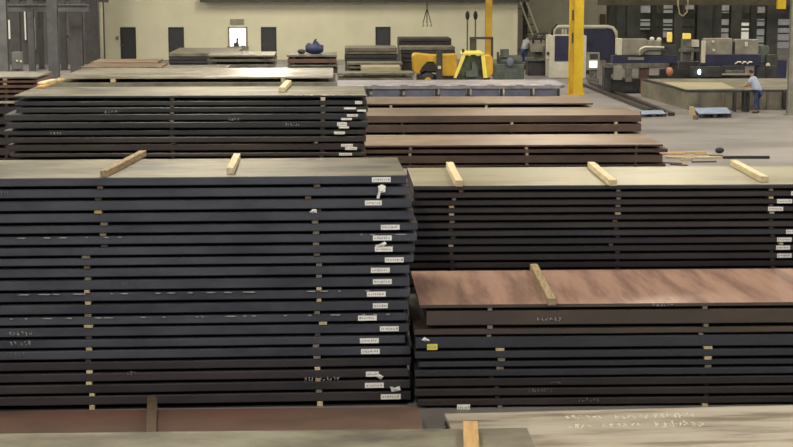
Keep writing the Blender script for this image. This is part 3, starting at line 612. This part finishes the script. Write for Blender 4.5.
# second grey sheet behind the bed
# ------------------------------------------------------------------ forklift
Yk = 81.5
def K(px, py, Y=Yk): return aY(px, py, Y)
e = empty('forklift', (K(455, 70).x, Yk + 1, 0), 'yellow and orange forklift with lemon cab frame and black mast', 'forklift')
def poly(name, pts, y0, y1, m, par=None, bev=.03):
    mb = MB(); mb.prism([(K(a, b, y0).x, K(a, b, y0).z) for a, b in pts], y0, y1, 'y')
    if bev: bmesh.ops.bevel(mb.b, geom=mb.b.edges[:], offset=bev, segments=2, affect='EDGES')
    return mb.build(name, M[m], par or e)
poly('hood', [(413, 56), (416, 54), (433, 56), (445, 55.5), (457, 55), (457, 76), (440, 76), (438, 66), (434, 61), (427, 61), (422, 66), (419, 74), (414, 72)], Yk, Yk + 1.9, 'orange')
poly('counterweight', [(483.5, 56), (492, 56), (493, 60), (493, 74), (489, 78), (484, 78)], Yk, Yk + 1.9, 'orange')
poly('chassis', [(418, 76), (490, 76), (490, 82), (418, 82)], Yk + .1, Yk + 1.8, 'mdark')
poly('cab_pillar', [(453.5, 78), (456.5, 78), (466, 54.5), (463, 53.5)], Yk - .05, Yk + .1, 'lemon', bev=.01)
poly('cab_pillar', [(483.5, 78), (487.5, 78), (484.5, 54), (481, 54)], Yk - .05, Yk + .1, 'lemon', bev=.01)
poly('cab_pillar', [(458, 78), (461, 78), (468, 56), (466, 54.5)], Yk + 1.6, Yk + 1.75, 'lemon', bev=.01)
poly('cab_roof', [(462.5, 55), (464, 52.6), (483, 52.2), (485, 55)], Yk - .08, Yk + 1.8, 'lemon', bev=.02)
poly('cab_glass', [(458, 77), (483, 77), (481.5, 56), (465.5, 56)], Yk + .2, Yk + .23, 'cabglass', bev=0)
poly('seat', [(466, 77), (478, 77), (478, 69), (475, 62), (472, 62), (472, 70), (466, 71)], Yk - .04, Yk + .18, 'mgreen', bev=.01)
poly('mast', [(470, 52.5), (476.5, 52.5), (476.5, 38), (470, 37)], Yk + 1.85, Yk + 2.1, 'mblack', bev=.01)
poly('mast', [(491, 58), (493.3, 58), (493.3, 37.5), (491, 37.5)], Yk + 1.85, Yk + 2.0, 'mblack', bev=.01)
poly('mast_crossbar', [(470, 39.3), (493.3, 39.3), (493.3, 37), (470, 37)], Yk + 1.8, Yk + 2.1, 'mblack', bev=.01)
poly('mast', [(471, 76), (476, 76), (476, 37), (471, 37)], Yk + 2.1, Yk + 2.2, 'mblack', bev=.01)
poly('mast', [(491, 76), (493, 76), (493, 37), (491, 37)], Yk + 2.1, Yk + 2.2, 'mblack', bev=.01)
poly('exhaust_post', [(436.5, 82), (442.5, 82), (442.5, 50.5), (436.5, 50.5)], Yk - .2, Yk - .02, 'mblack', bev=.01)
poly('work_lamp', [(438, 66), (441, 66), (441, 69), (438, 69)], Yk - .26, Yk - .2, 'mwhite', bev=.005)
poly('beacon', [(462, 52.6), (464.5, 52.6), (464.5, 49), (462, 49)], Yk + .3, Yk + .45, 'mdark', bev=.01)
for (a, r, yy) in ((428, .42, Yk - .02), (478, .34, Yk - .02), (428, .42, Yk + 1.7), (478, .34, Yk + 1.7)):
    c = K(a, 80); w = MB().tube([(c.x, yy, r), (c.x, yy + .06, r), (c.x, yy + .26, r), (c.x, yy + .3, r)], [r * .9, r, r, r * .9], 24).build('wheel', M['rubber'], e, True)
    MB().tube([(c.x, yy - .02, r), (c.x, yy + .02, r)], r * .45, 16).build('wheel_hub', M['orange'], w)
# ------------------------------------------------------------------ people
def person(label, X, Y, rz, shirt, lean=1.0, s=1.0):
    root = empty('person', (X, Y, 0), label, 'person'); root.rotation_euler = (0, 0, rz); root.scale = (s, s, s)
    L = lean
    def skin(name, verts, edges, m, sub=1, rootv=0):
        me = bpy.data.meshes.new(name); me.from_pydata([v[0] for v in verts], edges, []); me.materials.append(m)
        o = bpy.data.objects.new(name, me); COL.objects.link(o); o.parent = root
        md = o.modifiers.new('Skin', 'SKIN'); md.use_smooth_shade = True
        lay = me.skin_vertices[0].data
        for i, v in enumerate(verts):
            r = v[1]; lay[i].radius = (r, r) if not isinstance(r, tuple) else r; lay[i].use_root = (i == rootv)
        sb = o.modifiers.new('Sub', 'SUBSURF'); sb.levels = sub; sb.render_levels = sub
        return o
    P = {}
    V = []; E = []
    def v(k, co, r, par=None):
        V.append((co, r)); P[k] = len(V) - 1
        if par: E.append((P[par], P[k]))
    v('pel', (0, 0, .93), (.13, .16)); v('sp', (-.09 * L, 0, 1.12), (.11, .14), 'pel'); v('ch', (-.19 * L, 0, 1.33), (.12, .17), 'sp')
    v('nk', (-.26 * L, 0, 1.46), .055, 'ch'); v('hd', (-.30 * L, 0, 1.53), .07, 'nk'); v('hm', (-.34 * L, 0, 1.60), (.098, .08), 'hd'); v('ht', (-.36 * L, 0, 1.68), .07, 'hm')
    v('ns', (-.34 * L - .105, 0, 1.585), .012, 'hm')
    for sd in (1, -1):
        q = str(sd)
        v('s' + q, (-.20 * L, .19 * sd, 1.38), .062, 'ch'); v('e' + q, (-.34 * L - .02, .24 * sd, 1.13), .046, 's' + q); v('w' + q, (-.56 * L - .02, .17 * sd, 1.04), .03, 'e' + q)
        v('p' + q, (-.62 * L - .02, .16 * sd, 1.03), (.022, .04), 'w' + q)
        for fi in range(4):
            l = (.075, .085, .08, .06)[fi]; y = (.16 - .03 + .02 * fi) * sd
            v(f'f{fi}a' + q, (-.655 * L - .02, y, 1.022), .009, 'p' + q); v(f'f{fi}b' + q, (-.655 * L - .02 - l * .6, y, 1.012), .0085, f'f{fi}a' + q); v(f'f{fi}c' + q, (-.655 * L - .02 - l, y, .995), .007, f'f{fi}b' + q)
        v('ta' + q, (-.60 * L - .02, (.16 - .05) * sd, 1.02), .011, 'p' + q); v('tb' + q, (-.64 * L - .02, (.16 - .075) * sd, 1.005), .009, 'ta' + q)
        v('h' + q, (.0, .095 * sd, .87), .095, 'pel'); v('k' + q, (-.035, .11 * sd, .48), .062, 'h' + q); v('a' + q, (.03, .12 * sd, .09), .04, 'k' + q); v('t' + q, (-.13, .135 * sd, .035), .034, 'a' + q)
    skin('body', V, E, M['skin'], 1)
    # clothes
    Ts = [((0.02, 0, .86), (.18, .215)), ((0.0, 0, .95), (.18, .205)), ((-.09 * L, 0, 1.12), (.165, .195)), ((-.19 * L, 0, 1.33), (.165, .215)), ((-.245 * L, 0, 1.43), .085)]
    Es = [(0, 1), (1, 2), (2, 3), (3, 4)]
    for sd in (1, -1):
        k = len(Ts); Ts += [((-.20 * L, .19 * sd, 1.38), .085), ((-.29 * L, .225 * sd, 1.21), .07)]; Es += [(3, k), (k, k + 1)]
    skin('shirt', Ts, Es, shirt, 1)
    Tr = [((0, 0, .91), (.16, .19))]; Er = []
    for sd in (1, -1):
        k = len(Tr); Tr += [((.0, .10 * sd, .83), .125), ((-.035, .11 * sd, .48), .085), ((.03, .12 * sd, .11), .07)]; Er += [(0, k), (k, k + 1), (k + 1, k + 2)]
    skin('trousers', Tr, Er, M['jeans'], 1)
    for sd in (1, -1):
        skin('boot', [((.05, .12 * sd, .06), .055), ((-.04, .127 * sd, .05), .052), ((-.17, .137 * sd, .04), .04)], [(0, 1), (1, 2)], M['shoe'], 1)
    mb = MB(); hx = -.34 * L + .012
    mb.ball((hx, 0, 1.635), .105, (1.0, .9, .92), 14)
    for vv in list(mb.b.verts):
        if vv.co.x < hx - .055 and vv.co.z < 1.66: mb.b.verts.remove(vv)
        elif vv.co.z < 1.565: mb.b.verts.remove(vv)
    me = bpy.data.meshes.new('hair'); mb.b.to_mesh(me); mb.b.free(); me.materials.append(M['hair'])
    o = bpy.data.objects.new('hair', me); COL.objects.link(o); o.parent = root
    for sd in (1, -1):
        for (nm, co, r, sq, m) in (('ear', (-.33 * L, .085 * sd, 1.60), .03, (.6, .35, 1), 'skin'), ('eye', (-.34 * L - .088, .034 * sd, 1.612), .013, (1, 1, .7), 'eye')):
            b = MB().ball((0, 0, 0), r, sq); me = bpy.data.meshes.new(nm); b.b.to_mesh(me); b.b.free(); me.materials.append(M[m])
            for vv in me.vertices: vv.co += Vector(co)
            o = bpy.data.objects.new(nm, me); COL.objects.link(o); o.parent = root
    b = MB().ball((0, 0, 0), .022, (.3, 1.2, .35)); me = bpy.data.meshes.new('mouth'); b.b.to_mesh(me); b.b.free(); me.materials.append(M['pink'])
    for vv in me.vertices: vv.co += Vector((-.34 * L - .088, 0, 1.553))
    o = bpy.data.objects.new('mouth', me); COL.objects.link(o); o.parent = root
    return root
c = aZ(757, 113.2, 0)
person('person in light blue shirt and jeans leaning over the cutting table', c.x, c.y, math.radians(-38), M['shirt'], 1.0, 1.06)
c = aZ(524, 65.5, 0)
person('person in grey-blue shirt standing behind the bed, beside the cream wall corner', c.x, c.y, PI + .6, M['shirt2'], .7, 1.12)
# ------------------------------------------------------------------ cutting table and gantries
A0 = aZ(688, 110); A1 = aZ(641, 96.5); B1 = Vector((A1.x + 12, A1.y, 0)); B0 = Vector((A0.x + 9, A0.y + .3, 0))
zt = .85
e = empty('cutting_table', (A0.x + 3, A0.y + 3, 0), 'long khaki cutting table with a tan sheet on it, right of the aisle', 'cutting table')
def inset(k, lo, hi, name, m):
    c = (A0 + A1 + B0 + B1) / 4
    MB().prism([tuple((p + (c - p) * k).to_2d()) for p in (A0, B0, B1, A1)], lo, hi).build(name, M[m], e)
inset(0, 0, zt - .1, 'tank', 'table'); inset(.004, zt - .1, zt, 'rim', 'mdark'); inset(.03, zt, zt + .012, 'slat_bed', 'table')
for i in range(9):
    f_ = (i + .5) / 9; p = A0 + (B0 - A0) * f_; MB().box(p.x - .04, p.x + .04, p.y - .06, p.y + .02, 0, zt - .12).build('side_rib', M['table'], e)
def quad(name, pts, z0, z1, m, lab, cat):
    mb = MB(); mb.prism([tuple(aZ(a, b, z1).to_2d()) for a, b in pts], z0, z1); return tag(mb.build(name, M[m]), lab, cat)
quad('steel_sheet', [(686, 89.3), (736, 88.6), (722, 82.5), (662, 82)], zt + .012, zt + .045, 'tablesheet', 'tan steel sheet lying on the cutting table', 'steel sheet')
p = aY(781.5, 91, A0.y + .3); q = aY(788, 107, A0.y + .3)
MB().box(p.x, q.x, B0.y - .35, B0.y + .1, q.z, p.z).build('opening_panel', M['rubber'], e)
# work stand in front
Ys = 68.2; p = aY(731, 90, Ys); q = aY(757, 90, Ys)
s_ = empty('work_stand', ((p.x + q.x) / 2, Ys - .2, 0), 'dark low work stand with legs in front of the cutting table', 'work stand')
MB().box(p.x, q.x - .35, Ys - .45, Ys, .86, .93, .01).build('top', M['mdark'], s_)
for xx in (p.x + .1, p.x + .5, q.x - .45):
    for yy in (Ys - .4, Ys - .08): MB().box(xx - .04, xx + .04, yy - .04, yy + .04, 0, .86).build('leg', M['mdark'], s_)
# pallets and bits by the table
def pallet(label, pts, h=.14):
    P4 = [aZ(a, b, h) for a, b in pts]; c = sum(P4, Vector()) / 4
    e = empty('plastic_pallet', (c.x, c.y, 0), label, 'pallet')
    MB().prism([tuple(p.to_2d()) for p in P4], h - .03, h).build('deck', M['palblue'], e)
    for t in (.06, .5, .94):
        a = P4[0].lerp(P4[3], 0); 
        for u in (.06, .5, .94):
            p = P4[0].lerp(P4[1], t).lerp(P4[3].lerp(P4[2], t), u); MB().box(p.x - .08, p.x + .08, p.y - .08, p.y + .08, 0, h - .03).build('block', M['mdark'], e)
pallet('pale blue pallet on the floor at the corner of the cutting table', [(699, 113.6), (731, 112.8), (727, 107.2), (694, 107.8)], .2)
pallet('smaller pale blue pallet on the floor left of the table corner', [(641, 114), (666, 113.3), (662, 110), (641, 110.5)], .14)
def lump(name, px, py, w, d, h, m, lab, cat, rz=0):
    c = aZ(px, py, 0); mb = MB().box(-w / 2, w / 2, -d / 2, d / 2, 0, h, min(w, d, h) * .12); 
    R = Matrix.Rotation(rz, 3, 'Z')
    for v in mb.b.verts: v.co = R @ v.co + Vector((c.x, c.y, 0))
    return tag(mb.build(name, M[m]), lab, cat)
lump('wood_block', 669.5, 115.2, .25, .3, .12, 'wood_orange', 'small orange wood block beside the smaller blue pallet', 'wood block')
lump('wood_block', 692, 117, .14, .5, .42, 'wood', 'upright pale wood block at the cutting table corner', 'wood block')
lump('wood_block', 695.5, 119.5, .12, .25, .16, 'wood_grey', 'low grey wood block beside the upright pale one', 'wood block', .3)
# floor items
c = aZ(719.5, 153, 0); mb = MB().ball((c.x, c.y, .09), .13, (1.2, 1, .75), 12)
tag(mb.build('rubber_cap', M['rubber'], smooth=True), 'small black round object lying alone on the concrete floor', 'cap')
o = lump('steel_bar', 746, 158.6, 1.5, .12, .09, 'dark', 'long dark steel bar on the floor behind the khaki-topped stack', 'steel bar', -.03)
random.seed(5)
scr = [(671, 154.2, .8, .22, 'wood_orange', -.1), (689, 153.2, 1.1, .2, 'wood_orange', .02), (703, 154.8, .6, .1, 'wood', .05), (680, 158, .9, .25, 'wood', -.35), (686, 160.2, .4, .2, 'wood_orange', .2), (708, 158, .9, .25, 'wood', .1), (716, 156, .4, .2, 'wood_grey', 0), (671, 163.5, .7, .1, 'wood_grey', -.5), (679, 165.5, .55, .1, 'rust', -.5), (704, 162.3, .8, .08, 'wood_dark', .1)]
pos = ['farthest left long orange board', 'straight orange board behind the others', 'pale board at the back right', 'slanting pale board at the left', 'short orange board in the middle', 'wide pale board at the right', 'short grey board at the right tip', 'grey splinter board next to the tan stack', 'rusty strip next to the tan stack', 'dark thin board nearest the khaki-topped stack']
for (px_, py_, w, d, m, r), l in zip(scr, pos):
    o = lump('scrap_board', px_, py_, w, d, .04, m, l + ' in the scrap heap on the floor', 'board', r); o['group'] = 'scrap boards on the aisle floor'
# rails beside the table
for k, (a, b, l) in enumerate([((591, 84), (672, 116), 'dark floor rail running along the left side of the cutting table'), ((584, 86), (650, 112), 'second floor rail farther left of the cutting table')]):
    p = aZ(*a); q = aZ(*b); d = (q - p).normalized(); s = Vector((-d.y, d.x, 0)) * .12
    mb = MB().prism([tuple(v.to_2d()) for v in (p - s, q - s, q + s, p + s)], 0, .14); tag(mb.build('floor_rail', M['dark']), l, 'rail')
# gantry machines
def box_px(name, xa, ya, xb, yb, Y, d, m, par, bev=.02):
    p = aY(xa, ya, Y); q = aY(xb, yb, Y); return MB().box(p.x, q.x, Y, Y + d, max(0, q.z), p.z, bev).build(name, M[m] if isinstance(m, str) else m, par)
Y1 = 78.2; c = aY(640, 60, Y1)
g1 = empty('cutting_gantry', (c.x, Y1, 0), 'gantry cutting machine with grey boxes on a navy beam, left of the table', 'gantry machine')
box_px('beam', 613, 55.5, 677, 63.5, Y1, .7, 'navy', g1)
box_px('housing', 622, 39, 647, 55, Y1 + .05, .6, 'mgrey', g1); box_px('end_cover', 617.5, 38.5, 622, 55, Y1, .6, 'mwhite', g1)
box_px('housing', 647.5, 40.5, 661, 55, Y1 + .1, .5, 'mgrey', g1); box_px('motor_block', 661, 45, 676, 55.5, Y1 + .1, .5, 'mdark', g1)
box_px('lower_tray', 605, 63.5, 668, 68, Y1 - .1, .5, 'steel', g1)
box_px('leg', 640.5, 68, 648.5, 98, Y1 + .1, .5, 'rust', g1); box_px('leg', 604, 66, 611, 92, Y1 + .1, .5, 'mdark', g1); box_px('leg', 670, 63, 677, 96, Y1 + .5, .4, 'mdark', g1)
box_px('torch_carriage', 614, 66, 622, 80, Y1 - .3, .3, 'mgrey', g1); box_px('torch_carriage', 626, 68, 632, 82, Y1 - .3, .3, 'steel', g1)
box_px('cable_tray', 628, 57.5, 644, 60, Y1 - .04, .06, 'mgrey', g1)
box_px('machine_base', 611, 79, 640, 92, Y1 + .3, 1.2, 'mdark', g1)
pts = [aY(*q, Y1 - .1) for q in ((664, 47.5), (645, 47), (640.5, 49), (639, 52), (640, 55))]
MB().tube(pts, .055, 8).build('cable_loop', M['mwhite'], g1, True)
pts = [aY(*q, Y1 - .12) for q in ((666, 50.5), (648, 50.5), (644.5, 52), (644, 55))]
MB().tube(pts, .04, 8).build('cable_loop', M['mdark'], g1, True)
c = aY(669.5, 71.5, Y1 - .3); MB().ball(c, .17, (1, .8, 1.3)).build('end_bumper', M['pink'], g1, True); MB().tube([c, c + Vector((0, .5, .2))], .05, 6).build('bumper_arm', M['mdark'], g1)
for (a, b, l) in ((652, 39, 0), (659, 39.5, 0)):
    c = aY(a, b, Y1 + .3); MB().ball(c, .12, (1, 1, .9)).build('fan_cowl', M['mwhite'], g1, True)
c = aY(669.5, 38, Y1 + .4)
b_ = empty('beacon_light', (c.x, Y1 + .4, c.z - .3), 'yellow beacon on a post above the right end of the first gantry', 'beacon')
MB().box(c.x - .12, c.x + .12, Y1 + .3, Y1 + .5, c.z - .2, c.z + .28, .05).build('lens', M['lampy'], b_); MB().tube([(c.x, Y1 + .4, aY(669, 45, Y1).z), (c.x, Y1 + .4, c.z - .2)], .06, 8).build('stem', M['mdark'], b_)
# middle machinery between gantries
Ym = 81.2
g3 = empty('torch_carriage', (aY(688, 60, Ym).x, Ym, 0), 'yellow-capped upright carriage standing between the two gantry machines', 'machine carriage')
box_px('column', 683, 39, 691, 62, Ym, .5, 'steel', g3); box_px('cap', 684, 33.5, 691, 39, Ym, .4, 'lampy', g3); box_px('cross_arm', 680, 49, 700, 52, Ym - .1, .3, 'steel', g3)
box_px('base', 679, 62, 702, 79, Ym, 1, 'mdark', g3); box_px('bracket', 691, 40, 699, 47, Ym + .1, .4, 'mwhite', g3)
box_px('foot', 683, 79, 697, 90, Ym+.2, .6, 'mdark', g3)
Y2 = 79.2; c = aY(730, 60, Y2)
g2 = empty('cutting_gantry', (c.x, Y2, 0), 'gantry cutting machine spanning the table, two grey boxes on a navy beam', 'gantry machine')
box_px('beam', 703, 54.5, 761, 66, Y2, .8, 'navy', g2); box_px('housing', 705, 38.5, 732, 55, Y2 + .1, .6, 'mgrey', g2); box_px('housing', 735.5, 39.5, 758, 54.5, Y2 + .1, .6, 'mgrey', g2)
box_px('gap_cover', 732, 42, 735.5, 55, Y2 + .2, .4, 'mdark', g2); box_px('end_cover', 703.5, 41, 705.3, 63, Y2 - .05, .5, 'mwhite', g2)
box_px('carriage', 692, 67, 722, 77, Y2 - .5, .5, 'mdark', g2); box_px('carriage', 722, 66, 745, 73, Y2 - .3, .5, 'mdark', g2); box_px('tool_rail', 726, 70.5, 744, 73, Y2 - .6, .2, 'steel', g2)
box_px('leg', 700, 64, 705, 92, Y2 + .2, .5, 'mdark', g2); box_px('leg', 757, 62, 764, 92, Y2 + .2, .5, 'mdark', g2)
for (xa, xb) in ((735, 741), (742, 746), (747, 752)):
    p = aY(xa, 63.8, Y2 - .01); q = aY(xb, 62.2, Y2 - .01); MB().tube([p, (p + q) / 2 + Vector((0, 0, .06)), q], .04, 5).build('white_lettering', M['mwhite'], g2)
gb = empty('machine_bed', (aY(705, 60, 80.2).x, 80.2, 0), 'long low dark machine bed behind the cutting table', 'machine bed'); box_px('bed', 648, 75.5, 765, 90, 80.2, .3, 'mdark', gb); box_px('guard', 660, 69, 690, 76, 80.2, .25, 'mdark', gb); box_px('guard', 766, 66, 775, 90, 80.2, .25, 'mdark', gb)
c = aY(699.3, 72, Y2 - .55); MB().ball(c, .075, (1, 1, 1.7)).build('cutting_flame', M['spark'], g2)
box_px('indicator', 712, 40.5, 714.5, 43, Y2 + .04, .06, 'mwhite', g2); box_px('indicator', 712.5, 49, 715, 51.5, Y2 + .04, .06, 'mwhite', g2); box_px('indicator', 745, 42, 748, 46.5, Y2 + .04, .06, 'mwhite', g2)
# things right of gantry
Yc = 86
g4 = empty('machine_console', (aY(775, 60, Yc).x, Yc, 0), 'dark machine cabinets behind the worker, right of the second gantry', 'machine')
box_px('cabinet', 767, 55, 777, 82, Yc, .8, 'mdark', g4); box_px('cabinet', 777.5, 60, 786, 82, Yc, .8, 'navy', g4); box_px('pipe_box', 761, 46, 768, 82, Yc + .3, .5, 'mgreen', g4)
MB().ball(aY(768, 65, Yc - .1), .12).build('gauge', M['mwhite'], g4, True)
# white and navy cabinet machine
Yw = 89.5
g5 = empty('machine_cabinet', (aY(567, 60, Yw).x, Yw, 0), 'white machine cabinet with a navy door panel behind the yellow column', 'machine cabinet')
box_px('body', 549.5, 35.5, 586, 80, Yw, 1.6, 'mwhite', g5, .06); box_px('door_panel', 555, 35.8, 576, 61, Yw - .05, .06, 'navy', g5, .01)
box_px('side_strip', 546.5, 37, 549.5, 59, Yw + .1, .3, 'mwhite', g5); box_px('dial', 547, 52, 549.5, 55, Yw, .1, 'mdark', g5)
MB().tube([aY(552, 35, Yw + .4), aY(552.5, 29, Yw + .4), aY(557, 24, Yw + .4)], .07, 8).build('hose', M['mdark'], g5, True)
Yx = 93
g6 = empty('enclosure_hood', (aY(600, 50, Yx).x, Yx, 0), 'navy enclosure framed by a white bent tube, right of the yellow column', 'enclosure')
box_px('panel', 584, 29, 614.5, 60, Yx, .3, 'navy', g6, .03)
MB().tube([aY(*q, Yx - .1) for q in ((553.5, 45), (553.5, 31), (556, 27.2), (560, 26.6), (608, 26.6), (613, 28), (616, 32), (616.3, 41))], .1, 10).build('tube_frame', M['mwhite'], g6, True)
for px_ in (562, 565): box_px('bracket', px_, 28, px_ + 1.5, 35, Yx - .05, .1, 'mwhite', g6, 0)
box_px('stand', 584, 60, 590, 74, Yx, .4, 'mdark', g6); box_px('stand', 607, 60, 613, 74, Yx, .4, 'mdark', g6)
Yn = 86
g7 = empty('operator_console', (aY(593, 60, Yn).x, Yn, 0), 'grey operator console with a bright white screen', 'console')
box_px('head', 587.5, 52.5, 599.5, 70, Yn, .35, 'mgrey', g7, .03); box_px('screen', 589.5, 61, 597, 67.5, Yn - .02, .03, 'screen', g7, 0); box_px('upper_display', 590, 54, 598, 59, Yn - .02, .03, 'mdark', g7, 0); box_px('pedestal', 590, 70, 597, 82, Yn + .1, .2, 'steel', g7)
box_px('base', 588, 79, 599, 83, Yn, .5, 'steel', g7)
# clutter machines left of cabinet
Yo = 92
g8 = empty('milling_machine', (aY(540, 60, Yo).x, Yo, 0), 'dark grey shop machine with bent pipes, left of the white cabinet', 'machine')
box_px('base', 528, 60, 548, 80, Yo, 1.2, 'mdark', g8); box_px('head', 532, 41, 545, 52, Yo, .8, 'mgrey', g8); box_px('column', 535, 50, 541, 61, Yo + .2, .6, 'mdark', g8); box_px('table', 527, 58, 549, 61, Yo - .2, 1, 'steel', g8)
MB().tube([aY(*q, Yo) for q in ((533, 43), (534, 35), (538, 33.5), (548, 33.5))], .06, 8).build('pipe', M['mdark'], g8, True)
MB().tube([aY(*q, Yo - .1) for q in ((541, 42), (542, 37), (544, 35.5), (549, 36))], .05, 8).build('pipe', M['mdark'], g8, True)
box_px('lever_box', 543, 46, 547, 57, Yo - .1, .4, 'steel', g8)
Yq = 88
g9 = empty('drum_machine', (aY(505, 60, Yq).x, Yq, 0), 'grey-green drum-shaped machine right of the forklift', 'machine')
box_px('base', 495, 64, 524, 81, Yq, 1.4, 'mgreen', g9, .05); box_px('motor', 501, 49, 509, 58, Yq + .1, .5, 'mgreen', g9, .04)
p = aY(497, 61, Yq + .5); q = aY(522, 61, Yq + .5); MB().tube([p, p + Vector((.05, 0, 0)), q - Vector((.05, 0, 0)), q], [.18, .34, .34, .18], 20).build('drum', M['mgreen'], g9, True)
p = aY(510, 62, Yq - .1); MB().ball(p, .22, (1, .4, 1.2)).build('cover', M['bluep'], g9, True); box_px('handle', 497, 52, 499, 62, Yq, .15, 'mdark', g9)
gw = empty('workbench', (aY(518, 70, 97).x, 97, 0), 'dark low workbench beside the person in grey-blue shirt', 'workbench')
box_px('top', 509, 63, 531, 65, 97, .8, 'steel', gw, .01); box_px('cupboard', 510, 65, 522, 80, 97.05, .7, 'mdark', gw); box_px('cupboard', 522.5, 65, 530, 80, 97.05, .7, 'mblack', gw)
gt = empty('tool_rack', (aY(540, 50, 104).x, 104, 0), 'dark tool rack standing behind the milling machine with bent pipes', 'rack')
box_px('back_panel', 533, 38, 552, 70, 104, .1, 'walldark', gt); box_px('shelf', 533, 47, 552, 48, 103.6, .4, 'steel', gt, 0); box_px('shelf', 533, 56, 552, 57, 103.6, .4, 'steel', gt, 0)
# stairs in the recess
g10 = empty('steel_stair', (aY(520, 30, 119).x, 119, 0), 'pale diagonal stair rail climbing in the dim recess', 'stair')
for off in (0, 6):
    MB().tube([aY(514 - 0 + off, -14 + off * -.2, 119), aY(533 + off, 36 , 119)], .07, 8).build('handrail', M['wallp'], g10)
for i in range(7):
    t_ = i / 6; a = aY(514 + 19 * t_, -12 + 48 * t_, 119); MB().box(a.x - .1, a.x + .55, 119, 120, a.z - .35, a.z - .3).build('tread', M['mdark'], g10)
MB().tube([(aY(533, 36, 119).x + .2, 119, 0), aY(533.5, 36, 119) + Vector((.2, 0, 0))], .06, 8).build('post', M['coldark'], g10)
hcol(523, 527.5, 121, M['coldark'], 'dark column in the dim recess behind the stair')
p = aY(598, 15, 122); q = aY(612, 26, 122)
tag(MB().box(aY(600, 15, YB).x, aY(605.5, 15, YB).x, YB - .12, YB - .01, aY(600, 25, YB).z, aY(600, 14, YB).z).build('wall_notice', M['wood_dark']), 'brown panel on the dim wall of the recess', 'panel')
# ------------------------------------------------------------------ lights
def area(name, loc, sx, sy, power, color, rot=(0, 0, 0)):
    l = bpy.data.lights.new(name, 'AREA'); l.shape = 'RECTANGLE'; l.size = sx; l.size_y = sy; l.energy = power; l.color = color
    o = bpy.data.objects.new(name, l); COL.objects.link(o); o.location = loc; o.rotation_euler = rot; return o
WARM = (1.0, .90, .70)
for X in (-33, -18, -3.8, 10.5, 26, 43):
    for Y in (8, 30, 52, 76, 97, 117):
        area('ceiling_lamp', (X, Y, ZC - .25), .7, 9, (900 if not (X > 10 and Y > 90) else 380), WARM)
# added cool fill light from behind the camera
area('rear_fill', (0, YN + .5, 5), 60, 9, 1100, (.66, .78, 1.0), (-PI / 2, 0, PI))
w = bpy.data.worlds.new('world'); w.use_nodes = True; w.node_tree.nodes['Background'].inputs[0].default_value = (.6, .7, 1, 1); w.node_tree.nodes['Background'].inputs[1].default_value = .15
sc.world = w
sc.view_settings.view_transform = 'Standard'; sc.view_settings.look = 'None'; sc.view_settings.gamma = 1; sc.view_settings.use_curve_mapping = False
sc.view_settings.exposure = .95
